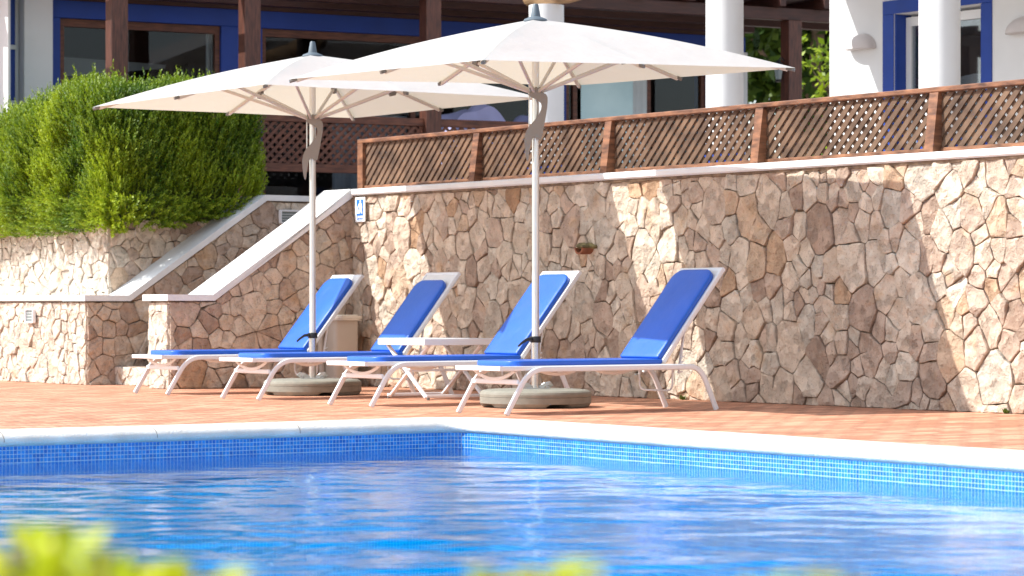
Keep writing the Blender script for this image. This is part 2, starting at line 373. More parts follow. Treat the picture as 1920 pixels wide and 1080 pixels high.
# keep ring lengths equal: resample by using the outermost count
def rp(off, ref):
    base = rounded_path(0.0001); return base
base = rounded_path(.0)
nb = len(base)
def offset_pts(off):
    out = []
    for i in range(nb):
        a = base[i-1]; b = base[i]; c = base[(i+1) % nb]
        tx, ty = c[0]-a[0], c[1]-a[1]; L = math.hypot(tx, ty); out.append((b[0]+ty/L*off, b[1]-tx/L*off))
    return out
vv = []
for off, z in prof:
    for i, (a, b) in enumerate(offset_pts(off)): vv.append((a, b, z+.0025*noise.noise(Vector((a*2, b*2, off*5)))))
m.add(vv, [(i*nb+j, i*nb+(j+1) % nb, (i+1)*nb+(j+1) % nb, (i+1)*nb+j) for i in range(len(prof)-1) for j in range(nb)])
cop = m.build('pool_coping', M['coping'], smooth=60, **LOC)
tag(cop, kind='structure')
# coping joints: thin grout lines that follow the bullnose
m = MB()
pr_ = [(o, z+.0012) for o, z in prof[2:9]]
for k in range(1, 10):
    t = TI+.16+k*.98
    vv = [(PIN+o, -t+e, z) for o, z in pr_ for e in (-.0022, .0022)]
    m.add(vv, [(2*i, 2*i+1, 2*i+3, 2*i+2) for i in range(len(pr_)-1)])
for k in range(1, 10):
    p = PIN-.2-k*.98
    vv = [(p+e, -TI+o, z) for o, z in pr_ for e in (-.0022, .0022)]
    m.add(vv, [(2*i, 2*i+1, 2*i+3, 2*i+2) for i in range(len(pr_)-1)])
cj = m.build('coping_joint', M['mortar'], cop)
# basin walls with metre UVs
def shear(o):      # the basin is not quite square to the wall
    for v in o.data.vertices: v.co.x += .14-.048*(-v.co.y-TI)
    return o
def uvmesh(name, quads, mt):
    me = bpy.data.meshes.new(name); v = []; f = []; uv = []
    for q in quads:
        o = len(v); v += [c for c, _ in q]; f.append(tuple(range(o, o+len(q)))); uv += [u for _, u in q]
    me.from_pydata(v, [], f); me.materials.append(mt); l = me.uv_layers.new(name='UVMap')
    for i, u in enumerate(uv): l.data[i].uv = u
    ob = bpy.data.objects.new(name, me); C.objects.link(ob); ob.location = CO; ob.rotation_euler.z = TH; return ob
quads = []; acc = 0
w_in = offset_pts(.004)
for i in range(nb):
    a, b = w_in[i], w_in[(i+1) % nb]; L = math.hypot(a[0]-b[0], a[1]-b[1])
    quads.append([((a[0], a[1], -1.5), (acc, -1.5)), ((b[0], b[1], -1.5), (acc+L, -1.5)), ((b[0], b[1], -.07), (acc+L, -.07)), ((a[0], a[1], -.07), (acc, -.07))]); acc += L
pw = tag(uvmesh('pool_wall', quads, M['tile']), kind='structure')
m = MB(); m.add([(a, b, -1.5) for a, b in w_in], [tuple(range(nb))])
pf_ = tag(m.build('pool_floor', M['poolfloor'], **LOC), kind='structure')
def wave(x, y):
    X = x*math.cos(TH)-y*math.sin(TH); Y = x*math.sin(TH)+y*math.cos(TH)      # crests run across the breeze
    w = .020*noise.noise(Vector((X*.45, Y*1.1, 1.3))) + .016*noise.noise(Vector((X*1.4, Y*3.2, 5.1))) + .0105*noise.noise(Vector((X*3.4, Y*7.5, 8.7))) + .0042*noise.noise(Vector((X*7, Y*14, 2.2)))
    calm = min(1, max(.12, (min(PIN-x, -y-TI))/2.2))      # the water lies calmer along the edges
    patch = .35+1.0*min(1, max(0, .5+1.6*noise.noise(Vector((x*.45+3, y*.45, 4.4)))))
    return w*calm*WAVE*patch
WAVE = .72
m = MB(); stp = .032; NX = int((PIN-PE+.01)/stp); NY = int((TE-TI+.01)/stp); vv = []
for i in range(NX+1):
    x = PIN+.004-(PIN-PE+.008)*i/NX
    for j in range(NY+1):
        y = -TI+.004-(TE-TI+.008)*j/NY; vv.append((x, y, ZW+wave(x, y)))
m.add(vv, [(i*(NY+1)+j, (i+1)*(NY+1)+j, (i+1)*(NY+1)+j+1, i*(NY+1)+j+1) for i in range(NX) for j in range(NY)])
wo = m.build('pool_water', M['water'], smooth='all', **LOC); tag(wo, kind='structure')
for o_ in (pav, cop, cj, pw, pf_, wo): shear(o_)

# ------------------------------------------------------------------ rubble stone faces
def power_cells(L, Ht, rs, clips, seed):
    rnd = random.Random(seed); sites = []
    grid = {}
    def near(x, y, d):
        g = .4; r = int(d/g)+1; out = []
        for i in range(int(x//g)-r, int(x//g)+r+1):
            for j in range(int(y//g)-r, int(y//g)+r+1): out += grid.get((i, j), [])
        return out
    for (r0, r1, tries, slack) in rs:
        for _ in range(int(tries*L*Ht)):
            r = rnd.uniform(r0, r1); x = rnd.uniform(-.1, L+.1); y = rnd.uniform(-.05, Ht+.05)
            if all((x-q[0])**2*(1.0)+(y-q[1])**2 > ((r+q[2])*slack)**2 for q in near(x, y, .5)):
                q = (x, y, r); sites.append(q); grid.setdefault((int(x//.4), int(y//.4)), []).append(q)
    cells = []
    def clip(poly, nx, ny, c):          # keep nx*x+ny*y<=c
        out = []
        for i in range(len(poly)):
            a = poly[i]; b = poly[(i+1) % len(poly)]; da = nx*a[0]+ny*a[1]-c; db = nx*b[0]+ny*b[1]-c
            if da <= 0: out.append(a)
            if da*db < 0:
                k = da/(da-db); out.append((a[0]+(b[0]-a[0])*k, a[1]+(b[1]-a[1])*k))
        return out
    for s_ in sites:
        x, y, r = s_; poly = [(x-.45, y-.45), (x+.45, y-.45), (x+.45, y+.45), (x-.45, y+.45)]
        for q in sorted(near(x, y, .8), key=lambda q: (q[0]-x)**2+(q[1]-y)**2):
            if q is s_: continue
            dx, dy = q[0]-x, q[1]-y
            if dx*dx+dy*dy > .8: continue
            c = (q[0]**2+q[1]**2-.45*q[2]**2 - x*x-y*y+.45*r*r)/2
            poly = clip(poly, dx, dy, c)
            if len(poly) < 3: break
        if len(poly) < 3: continue
        for (nx, ny, c) in [(-1, 0, 0), (1, 0, L), (0, -1, 0.0), (0, 1, Ht)] + clips(x, y):
            poly = clip(poly, nx, ny, c)
            if len(poly) < 3: break
        if len(poly) < 3: continue
        A = .5*sum(poly[i-1][0]*poly[i][1]-poly[i][0]*poly[i-1][1] for i in range(len(poly)))
        if abs(A) < .0006: continue
        if A < 0: poly.reverse()
        cells.append((poly, abs(A)))
    return cells, rnd

def stone_face(L, Ht, to3, seed, clips=lambda x, y: [], coarse=1.0, toneshift=0, size=1.0, asp=1.0):
    rs = ((.14*size, .175*size, 3, .98), (.10*size, .13*size, 14, .90), (.065*size, .09*size, 50, .92), (.024*size, .042*size, 200, .97))
    cells, rnd = power_cells(L, Ht/asp, rs, clips, seed)
    cells = [([(a, b*asp) for a, b in poly], A*asp) for poly, A in cells]
    mb = MB()
    for poly, A in cells:
        R0 = math.sqrt(A/PI)
        # corner cutting, then resample
        cut = rnd.uniform(.015, .075); p2 = []
        for i in range(len(poly)):
            a, b = poly[i], poly[(i+1) % len(poly)]
            p2 += [(a[0]+(b[0]-a[0])*cut, a[1]+(b[1]-a[1])*cut), (b[0]+(a[0]-b[0])*cut, b[1]+(a[1]-b[1])*cut)]
        pts = []; stp = .024*coarse
        for i in range(len(p2)):
            a, b = p2[i], p2[(i+1) % len(p2)]; l = math.hypot(b[0]-a[0], b[1]-a[1]); k = max(1, int(round(l/stp)))
            pts += [(a[0]+(b[0]-a[0])*j/k, a[1]+(b[1]-a[1])*j/k) for j in range(k)]
        def warp(a, b):
            q = min(1, max(0, min(a, L-a, b, Ht-b, .0+ (Ht if True else 0))/.12)); q = q if not clips(a, b) else 0
            return (a+q*.022*noise.noise(Vector((a*4.3, b*4.3, seed+.5))), b+q*.022*noise.noise(Vector((a*4.3, b*4.3, seed+7.5))))
        pts = [warp(a, b) for a, b in pts]
        cx = sum(p[0] for p in pts)/len(pts); cy = sum(p[1] for p in pts)/len(pts)
        gap = rnd.uniform(.001, .005); sd_ = rnd.uniform(0, 100)
        pp = []
        for (x, y) in pts:
            d = math.hypot(x-cx, y-cy) or 1e-6
            k = 1-(gap+.007*noise.noise(Vector((x*14, y*14, sd_)))+.003*noise.noise(Vector((x*45, y*45, sd_))))/d
            pp.append((cx+(x-cx)*k, cy+(y-cy)*k))
        h = rnd.uniform(.014, .034)*min(1, R0/.07); tx, ty = rnd.uniform(-.07, .07), rnd.uniform(-.09, .07)
        tone = min(1, max(0, rnd.gauss(.46, .23)+toneshift)) if rnd.random() > .13 else rnd.choice((.02, .9, .96, .12))
        rings = ((1.0, -.040, 0), (.992, -.002, .3), (.984, h*.85, .9), (.92, h*.98, 1), (.62, h*1.03, 1), (.3, h*1.05, 1))
        n_ = len(pp); V = []
        for (f, z, q) in rings:
            for (x, y) in pp:
                X = cx+(x-cx)*f; Y = cy+(y-cy)*f
                e = noise.noise(Vector((X*7, Y*7, sd_)))*.018+abs(noise.noise(Vector((X*15, Y*15, sd_))))*.014-.004 + (X-cx)*tx+(Y-cy)*ty
                V.append(to3(X, Y, z+q*e*min(1, R0/.09)))
        V.append(to3(cx, cy, h*1.05+noise.noise(Vector((cx*7, cy*7, sd_)))*.013))
        Fc = []
        for i in range(len(rings)-1):
            for j in range(n_): Fc.append((i*n_+j, i*n_+(j+1) % n_, (i+1)*n_+(j+1) % n_, (i+1)*n_+j))
        o = (len(rings)-1)*n_
        for j in range(n_): Fc.append((o+j, o+(j+1) % n_, len(rings)*n_))
        mb.add(V, Fc, tone)
    return mb
def finish_stone(mb, name, parent, mt=None):
    o = mb.build(name, mt or M['stone'], parent)
    return o

# main retaining wall : face at p=0, facing -p
TW = 13.2; WT = 1.745
rw = empty('retaining_wall', CO, TH, 'long pale rubble stone retaining wall behind the four sun loungers, with a flat white cap', 'wall')
finish_stone(stone_face(TW, 1.735, lambda x, y, z: (-z, -x, y), 11, asp=1.22, size=1.02), 'stone_facing', rw)
MB().box(.008, .42, -TW, 0, -.1, 1.74).build('mortar_core', M['mortar'], rw)
m = MB(); seg = 2.9; x = 0
m.box(-.055, .40, -TW, .0, 1.742, 1.80, .012)
m.build('wall_cap', M['cap'], rw)
# rough bedding under the cap
m = MB(); pts = [(-TW*k/180) for k in range(181)]
vv = []
for y in pts:
    q = .012*noise.noise(Vector((y*9, 0, 3)))
    vv += [(-.035-q*.6, y, 1.7425), (-.030-q, y, 1.722+q), (.02, y, 1.712+q*1.2)]
m.add(vv, [(3*i+j, 3*i+j+1, 3*i+j+4, 3*i+j+3) for i in range(180) for j in range(2)])
m.build('cap_bedding', M['mortar'], rw)

# stair parapets
def parapet(name, label, tf, length, hi_len, seed, cap_ext, inner_h=None):
    """front face plane at t=tf (facing +t), thickness .37, starts at p=-1.908"""
    root = empty(name, W(tf, -1.908), TH, label, 'wall')
    g1, g2 = .43, 1.905; zl, zh = .775, 1.745; sl = (zh-zl)/(g2-g1)
    Lg = length
    def clips(x, y):
        out = []
        if x < g1: out.append((0, 1, zl-.01))
        elif x < g2: out += [(-sl, 1, zl-.01-sl*g1)] + ([(0, 1, zl+.02)] if x < g1+.03 else [])
        else: out.append((0, 1, zh-.01))
        if abs(x-g1) < .3 and x < g1: pass
        if x < g2: out.append((-sl, 1, zl-.01-sl*g1) if x >= g1 else (0, 1, zl-.01))
        if x >= g2: out.append((0, 1, zh-.01))
        return out
    mb = stone_face(Lg, zh, lambda x, y, z: (x, -z, y), seed, clips, toneshift=-.1, size=1.05)
    finish_stone(mb, 'stone_facing', root)
    # end face, facing -p
    mb = stone_face(.37, zl-.01, lambda x, y, z: (-z, x, y), seed+1, size=.8)
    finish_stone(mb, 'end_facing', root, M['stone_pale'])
    prof_ = [(.01, -.1), (.01, zl), (g1, zl), (g2, zh), (Lg, zh), (Lg, -.1)]
    MB().prism(prof_, .008, .362).build('mortar_core', M['mortar'], root)
    th = .055; e = .045
    top = [(-e, zl), (g1, zl), (g2, zh), (cap_ext, zh)]
    cp = MB(); lo = top; hi = [(-e, zl+th), (g1-.018, zl+th), (g2-.018, zh+th), (cap_ext, zh+th)]
    cp.prism([(a, b+.002) for a, b in lo]+[(a, b+.002) for a, b in hi[::-1]], -.045, .415)
    cp.build('wall_cap', M['cap'], root)
    return root
parapet('stair_parapet', 'nearer stone parapet with sloping white cap, climbing to the corner by the blue sign', 0.0, 1.908, 0, 31, 1.85)
par2 = parapet('stair_parapet', 'farther stone parapet with sloping white cap, between the steps and the green hedge', -1.577, 3.4, 0, 47, 3.4)
# steps
st = empty('stone_steps', W(-.37, -1.604), TH, 'stone steps climbing between the two white capped parapets', 'steps')
for k in range(9):
    m = MB(); m.box(.285*k, .285*9+.2, -0.0, 1.207, .175*k if k else -.05, .175*(k+1)-.003, .01)
    m.build('step', M['mortar'] if k else M['stone'], st)
mb = stone_face(1.2, .168, lambda x, y, z: (-z-.004, x, y), 91, size=.9)
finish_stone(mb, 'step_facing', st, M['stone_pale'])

# low left wall with white cap, and planter wall behind
lw = empty('garden_wall', W(-1.947, -1.908), TH, 'low sunlit rubble wall with white cap and a square light in it, at the left', 'wall')
LL = 7.0
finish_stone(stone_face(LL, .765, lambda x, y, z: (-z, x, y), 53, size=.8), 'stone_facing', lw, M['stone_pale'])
MB().box(.008, .44, .0, LL, -.1, .77).build('mortar_core', M['mortar'], lw)
MB().box(-.045, .42, .047, LL, .777, .832, .01).build('wall_cap', M['cap'], lw)
pl = empty('planter_wall', W(-1.947, -1.48), TH, 'sunlit pale stone planter wall holding the green hedge', 'wall')
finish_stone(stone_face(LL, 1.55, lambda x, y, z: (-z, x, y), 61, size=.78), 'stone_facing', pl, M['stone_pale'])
finish_stone(stone_face(2.8, 1.55, lambda x, y, z: (x, -z, y), 67, size=.8), 'side_facing', pl)
MB().box(.008, 2.8, .008, LL, .2, 1.545).build('mortar_core', M['soil'], pl)

# terrace slab (upper level)
m = MB()
for (t0, t1, p0, p1) in ((-.37, 24, .41, 40), (-1.577, -.37, .95, 40), (-40, -1.577, 1.35, 40)):
    m.add([(p0, -t0, 1.755), (p1, -t0, 1.755), (p1, -t1, 1.755), (p0, -t1, 1.755)], [(0, 1, 2, 3)])
    m.add([(p0, -t0, 1.755), (p0, -t1, 1.755), (p0, -t1, 0), (p0, -t0, 0)], [(0, 1, 2, 3)])
tag(m.build('terrace_floor', M['terrace'], **LOC), kind='structure')

# ------------------------------------------------------------------ lattice fence on the wall
def lattice_mesh(w, h, pitch, lw_, th, x0=0, z0=0, gap=.001):
    """laths in the x-z plane clipped to the rectangle w*h; y is depth"""
    mb = MB()
    def cliprect(c, sgn):
        hw = lw_/2*math.sqrt(2)
        poly = []
        if sgn > 0: band = [(c-hw, 0), (c+hw, 0), (c+hw+h, h), (c-hw+h, h)]
        else: band = [(c-hw, 0), (c+hw, 0), (c+hw-h, h), (c-hw-h, h)]
        def cl(poly, k, v, s):
            out = []
            for i in range(len(poly)):
                a, b = poly[i], poly[(i+1) % len(poly)]; da = s*(a[k]-v); db = s*(b[k]-v)
                if da <= 0: out.append(a)
                if da*db < 0:
                    q = da/(da-db); out.append((a[0]+(b[0]-a[0])*q, a[1]+(b[1]-a[1])*q))
            return out
        band = cl(band, 0, 0, -1); band = cl(band, 0, w, 1) if len(band) > 2 else band
        return band
    c = -h
    k = 0
    while c < w+h:
        for sgn, y0 in ((1, -th), (-1, gap)):
            b = cliprect(c+random.uniform(-.002, .002), sgn)
            if len(b) > 2: mb.prism([(x0+a, z0+q) for a, q in b], y0+random.uniform(-.001, .001), y0+th, 'y')
        c += pitch; k += 1
    return mb
fence = empty('lattice_fence', W(0, .10, 1.80), TH-PI/2, 'sunlit brown wooden lattice fence standing on the white wall cap', 'fence')
# local x = +t direction, y = +p (away)
SP = 1.86; NP = 7
m = MB(); m.box(-.02, SP*NP+.03, -.045, .055, .425, .462, .006); m.build('top_rail', M['rail'], fence)
for i in range(NP):
    xa, xb = .026+SP*i+.045, .026+SP*(i+1)-.045
    fr = MB(); fr.box(xa, xb, -.028, .03, .006, .036, .003); fr.build('bottom_rail', M['rail'], fence)
    o = lattice_mesh(xb-xa, .385, .0945, .040, .012, xa, .0375).build('lattice_panel', M['lattice'], fence)
for i in range(NP+1):
    x = .026+SP*i
    p_ = MB()
    p_.prism([(-.10 if i else -.043, .002), (.048, .002), (.048, .424), (-.042, .424), (-.060 if i else -.043, .30)], x-.043, x+.043, 'x'); p_.build('post', M['rail'], fence)
    MB().box(x-.046, x-.0435, -.09 if i else -.04, -.03 if i else .04, .003, .07 if i else .42).build('post_foot', M['yellow_wood'], fence)

# ------------------------------------------------------------------ building A (blue framed windows behind the pergola)
FA = Vector((-4.998, 30, 0)); AA = math.atan2(.47, .883)
A_ = Vector((.883, .47, 0)); B_ = Vector((-.47, .883, 0))
def sx(px, off=0.0):
    o = FA + B_*off; q = (px-960)/F
    return (q*o.y-o.x)/(A_.x-A_.y*q)
bA = empty('villa', FA+Vector((0, 0, 1.755)), AA, 'villa with blue painted window surrounds in the shade behind the pergola', 'building')
Z = lambda z: z-1.755
def bbox(name, mt, x0, x1, y0, y1, z0, z1, parent=None, bev=.004):
    return MB().box(x0, x1, y0, y1, Z(z0), Z(z1), bev).build(name, mt, parent or bA)
sE = sx(1398)
bbox('lintel', M['blue_paint'], -.03, sE, 0, .3, 3.87, 4.06)
bbox('fascia', M['wood_dark'], -.03, sE, .01, .3, 4.062, 5.0)
bbox('wall', M['white'], -1.6, -.25, .06, .3, 4.062, 5.0)
bbox('pillar', M['blue_paint'], sx(92), sx(113), 0, .3, 1.76, 3.868)
bbox('pillar', M['blue_paint'], sx(415), sx(492), 0, .3, 1.76, 3.868)
bbox('pillar', M['blue_paint'], sx(1010), sx(1062), 0, .3, 1.76, 3.868)
bbox('pillar', M['blue_paint'], sx(1326), sx(1340), .0, .3, 1.76, 3.868)
window_late = True
bbox('corner_post', M['white'], sx(1388), sE+.0, -.05, .25, 1.76, 3.868)
bbox('wall', M['white'], sx(1342), sx(1387), .03, .28, 1.76, 3.868)
bbox('pilaster', M['white'], sx(38), sx(91.5), -.14, .3, 1.76, 5.0)
bbox('wall', M['white'], -1.6, sx(37.5), .05, .3, 1.76, 4.06)
bbox('shutter_trim', M['blue_paint'], sx(16), sx(29), .01, .048, 2.4, 4.06)
for z in (2.9, 3.5): bbox('trim_bar', M['white'], sx(14), sx(31), -.005, .009, z, z+.05)
def window(x0, x1, z0, z1, mull=(), glass='glass', sub=True):
    w = MB(); t_ = .055
    w.box(x0, x1, .04, .12, Z(z1-t_-.03), Z(z1)); w.box(x0, x1, .04, .12, Z(z0), Z(z0+t_))
    w.box(x0, x0+t_, .04, .12, Z(z0+t_), Z(z1-t_-.03)); w.box(x1-t_, x1, .04, .12, Z(z0+t_), Z(z1-t_-.03))
    for mx_ in mull: w.box(mx_-t_/2, mx_+t_/2, .045, .115, Z(z0+t_), Z(z1-t_-.03))
    f = w.build('window', M['wood'], bA)
    g = MB(); g.box(x0+t_, x1-t_, .075, .083, Z(z0+t_), Z(z1-t_-.03)); g.build('pane', M[glass], f)
    return f
window(sx(113)+.002, sx(415)-.002, 1.8, 3.866)
window(sx(492)+.002, sx(1010)-.002, 1.8, 3.866, (sx(778),))
window(sx(1216)+.002, sx(1326)-.002, 1.8, 3.866)
window(sx(1062)+.002, sx(1215)-.002, 1.8, 3.866, (sx(1082),))
# room behind the panes
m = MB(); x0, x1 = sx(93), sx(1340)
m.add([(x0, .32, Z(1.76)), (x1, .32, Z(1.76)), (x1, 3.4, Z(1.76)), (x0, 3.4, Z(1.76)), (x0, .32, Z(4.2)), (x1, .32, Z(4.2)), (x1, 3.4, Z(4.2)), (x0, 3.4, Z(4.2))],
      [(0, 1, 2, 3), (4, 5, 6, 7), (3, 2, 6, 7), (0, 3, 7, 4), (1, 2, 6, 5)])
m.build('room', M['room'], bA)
def wavy(x0, x1, y, z0, z1, amp=.025, n=40):
    mb = MB(); vv = []
    for i in range(n+1):
        x = x0+(x1-x0)*i/n; yy = y+amp*math.sin(i*1.3)
        vv += [(x, yy, Z(z0)), (x, yy, Z(z1))]
    mb.add(vv, [(2*i, 2*i+2, 2*i+3, 2*i+1) for i in range(n)]); return mb
wavy(sx(396), sx(409), .16, 1.9, 3.8, .01, 8).build('curtain', M['curtain'], bA)
wavy(sx(1092), sx(1190), .035, 1.9, 3.5, .0, 4).build('curtain', M['skyglass'], bA)  # glass panel rather than cloth; its pale blue stands for reflected sky
wavy(sx(1190), sx(1216), .034, 1.9, 3.8, .006, 12).build('curtain', M['curtain'], bA)
wavy(sx(640), sx(780), .25, 1.9, 2.95, .02, 24).build('curtain', M['curtain'], bA)
# reflection streak of the first window, modelled as a white panel inside the room
m = MB(); m.prism([(sx(118), Z(3.28)), (sx(370), Z(3.46)), (sx(372), Z(3.50)), (sx(118), Z(3.55))], 1.0, 1.05); m.build('reflection_strip', M['curtain'], bA)

# sunlit side wall at the very left
corner = at(15, 100, 29.3)
m = MB(); m.box(0, .03, 0, 6, 1.3, 6, .002)
tag(m.build('white_wall', M['white'], None, loc=(corner.x, corner.y, 0), rz=TH), 'sunlit white wall at the far left above the hedge', 'wall')

# ------------------------------------------------------------------ pergola
POFF = -1.6
pg = empty('pergola', FA+B_*POFF+Vector((0, 0, 1.755)), AA, 'dark red brown timber pergola with heavy posts and ceiling beams in front of the villa', 'pergola')
pposts = [sx(219, POFF), sx(468, POFF), sx(807, POFF), sx(1484, POFF)]
for s in pposts: MB().box(s-.092, s+.092, -.092, .092, .0, Z(4.098), .006).build('post', M['wood_v'], pg)
PX0, PX1 = -1.2, 13.5
for yo in (.0, .75, 1.45):
    MB().box(PX0, PX1 if yo < 1 else sE, yo-.06, yo+.06, Z(4.10), Z(4.24), .004).build('beam', M['wood_dark'], pg)
s = PX0+.2; k = 0
while s < PX1:
    y1 = 1.55 if s < sE+.1 else .95
    MB().box(s-.04, s+.04, -.2, y1, Z(4.242), Z(4.36), .004).build('rafter', M['wood_dark'], pg); s += .62
m = MB(); s = 3.0
while s < PX1-.13:
    y1 = 1.55 if s < sE+.1 else .95
    m.box(s, s+.135, -.15, y1, Z(4.362), Z(4.384)); s += .142
m.build('roof_boards', M['wood_dark'], pg)
# railing of the pergola
for i, (a, b) in enumerate(((pposts[0], pposts[1]), (pposts[1], pposts[2]), (pposts[2], sx(1100, POFF)))):
    r_ = empty('lattice_railing', FA+B_*POFF+A_*(a+.093)+Vector((0, 0, 2.17)), AA,
               ('shaded lattice railing half hidden by the green hedge, between the two left pergola posts',
                'shaded dark lattice railing with thick top rail seen behind the farther parasol pole',
                'shaded lattice railing in front of the lavender covers')[i], 'railing', 'railings between the pergola posts')
    w_ = b-a-.186
    MB().box(0, w_, -.035, .035, .535, .62, .004).build('top_rail', M['wood'], r_)
    MB().box(0, w_, -.03, .03, 0, .09, .004).build('bottom_rail', M['wood'], r_)
    lattice_mesh(w_, .443, .098, .032, .012, 0, .091).build('lattice_panel', M['wood'], r_)

# lavender covers over stacked furniture
def cover(px0, px1, ztop, seed, label):
    off = -.75; x0, x1 = sx(px0, off), sx(px1, off)
    o = empty('covered_furniture', FA+B_*off+A_*((x0+x1)/2)+Vector((0, 0, 1.756)), AA, label, 'furniture cover', 'lavender covers behind the fence')
    hw = (x1-x0)/2; n1, n2 = 36, 14; vv = []
    for j in range(n2+1):
        for i in range(n1+1):
            u = -1+2*i/n1; v = j/n2
            # arch profile draped cloth
            a = PI*(i/n1)
            x = -hw*math.cos(a)*(1.0); zt = (math.sin(a)**.45)*(ztop-1.756)*(1+.13*noise.noise(Vector((u*2.2, v*2, seed))))
            vv.append((x+.04*noise.noise(Vector((u*3, v*3, seed+4))), -.3+.6*v+.05*noise.noise(Vector((u*4, v*2, seed+9))), max(0, zt)))
    mb = MB(); mb.add(vv, [(j*(n1+1)+i, j*(n1+1)+i+1, (j+1)*(n1+1)+i+1, (j+1)*(n1+1)+i) for j in range(n2) for i in range(n1)])
    mb.add([(v[0], v[1], v[2]) for v in vv[:n1+1]]+[(v[0], v[1], 0) for v in vv[:n1+1]], [(i, i+1, n1+2+i, n1+1+i) for i in range(n1)])
    mb.build('cloth', M['lav'], o, smooth='all')
cover(806, 952, 2.96, 3, 'wide lavender blue cloth cover over furniture right of the third pergola post')
cover(958, 1050, 2.92, 8, 'smaller lavender blue cloth cover beside the white column and parasol pole')

# lantern on the far post
p0 = pposts[3]
ln = empty('wall_lantern', FA+B_*POFF+A_*(p0-.093)+Vector((0, 0, 3.5)), AA, 'small old fashioned lantern hanging on the far pergola post', 'lantern')
m = MB(); m.tube([(0, 0, .12), (-.06, 0, .16), (-.09, 0, .12)], .008, 8, (0, 1, 0)); m.build('bracket', M['black'], ln)
m = MB(); m.lathe([(.01, .13), (.03, .11), (.07, .06), (.075, .05)], 6, (-.09, 0)); m.build('lantern_cap', M['black'], ln)
m = MB(); m.lathe([(.03, -.13), (.042, -.11), (.03, -.10)], 6, (-.09, 0)); m.build('lantern_foot', M['black'], ln)
m = MB(); m.lathe([(.035, -.10), (.06, .05)], 6, (-.09, 0)); m.build('glass', M['glass_lamp'], ln)

# ------------------------------------------------------------------ building B (columns and doors), frame: local x=p, y=-t
bB = empty('gallery_building', W(0, 0, 1.755), TH, 'white building with round columns and blue framed glass doors above the fence', 'building')
PB = 5.8
def lb(name, mt, t0, t1, p0, p1, z0, z1, parent=None, bev=.004):
    return MB().box(p0, p1, -t1, -t0, Z(z0), Z(z1), bev).build(name, mt, parent or bB)
def tpx(px, p):
    o = CO+UV_*p; q = (px-960)/F
    return (q*o.y-o.x)/(DV.x-DV.y*q)
tdl, tdr = tpx(1677, PB), tpx(1841, PB); tsl, tsr = tpx(1656, PB), tpx(1861, PB); tb0 = tpx(1555, PB)
dz = 3.68
lb('wall', M['white'], tb0, tdl-.001, PB, PB+.3, 1.76, 4.9)
lb('wall', M['white'], tdl, tdr, PB, PB+.3, dz, 4.9)
lb('wall', M['white'], tdr+.001, 13, PB, PB+.3, 1.76, 4.9)
lb('door_surround', M['blue_paint'], tsl, tdl-.002, PB-.012, PB-.001, 1.76, dz)
lb('door_surround', M['blue_paint'], tdr+.002, tsr, PB-.012, PB-.001, 1.76, dz)
lb('door_surround', M['blue_paint'], tsl, tsr, PB-.012, PB-.001, dz+.001, dz+.14)
lb('reveal', M['blue_paint'], tdl+.001, tdl+.02, PB+.001, PB+.22, 1.76, dz-.001)
lb('reveal', M['blue_paint'], tdr-.02, tdr-.001, PB+.001, PB+.22, 1.76, dz-.001)
dr = MB()
tm = (tdl+tdr)/2
for (a, b) in ((tdl+.022, tm-.002), (tm+.002, tdr-.022)):
    dr.box(PB+.14, PB+.19, -a-.07, -a, Z(1.78), Z(dz-.03)); dr.box(PB+.14, PB+.19, -b, -b+.07, Z(1.78), Z(dz-.03))
    dr.box(PB+.14, PB+.19, -b+.07, -a-.07, Z(dz-.12), Z(dz-.03)); dr.box(PB+.14, PB+.19, -b+.07, -a-.07, Z(1.78), Z(1.92))
dr_ = dr.build('glass_door', M['frame_white'], bB)
MB().box(PB+.16, PB+.168, -tdr+.09, -tdl-.09, Z(1.92), Z(dz-.12)).build('pane', M['glass'], dr_)
m = MB(); vv = []
for i in range(41):
    t = tdl+.03+(tdr-tdl-.06)*i/40; vv += [(PB+.32+.02*math.sin(i*1.1), -t, Z(1.8)), (PB+.32+.02*math.sin(i*1.1), -t, Z(3.02+.02*math.sin(i*.3)))]
m.add(vv, [(2*i, 2*i+2, 2*i+3, 2*i+1) for i in range(40)]); m.build('curtain', M['curtain'], bB)
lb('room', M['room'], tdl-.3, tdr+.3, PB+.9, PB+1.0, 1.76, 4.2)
lb('skirting', M['blue_paint'], tb0, tsl-.002, PB-.012, PB-.001, 1.76, 1.95)
# roof of the gallery
lb('gallery_roof', M['white'], .12, 14, 3.3, 6.3, 4.3, 4.5)
lb('gallery_beam', M['white'], .2, 14, 3.75, 4.05, 4.15, 4.298)
# columns
o = CO; PC = 3.884
for (px, r, ztop) in ((1024.5, .187, 3.94), (1358.7, .185, 4.148), (1761.7, .185, 4.148), (2260, .185, 4.148)):
    t = tpx(px, PC)
    m = MB(); m.lathe([(r+.012, Z(1.757)), (r+.012, Z(2.24)), (r, Z(2.245)), (r, Z(ztop-.001))], 48, (PC, -t))
    c = m.build('column', M['white'], bB, smooth=40)
    m = MB(); m.lathe([(r+.016, Z(1.757)), (r+.016, Z(2.242))], 48, (PC, -t)); m.build('column_base', M['blue_paint'], c, smooth=40)
# rustic log
t1_, t2_ = tpx(1024.5, PC), .19
lg = MB(); pts = []; sc = []
for k in range(13):
    u = k/12; pts.append((PC+.02*math.sin(k), -(t1_-.32+(t2_-t1_+.30)*u), Z(4.045)+.012*math.sin(k*1.7))); sc.append((.86 if k in (0, 12) else 1)*(1+.06*math.sin(k*2.1)))
lg.tube(pts, .105, 16, scale=sc); lg.xf(Matrix.Identity(4)); tag(lg.build('log_beam', M['log'], None, smooth='all', loc=W(0, 0, 1.755), rz=TH), 'rounded rustic log resting on the left white column', 'log')

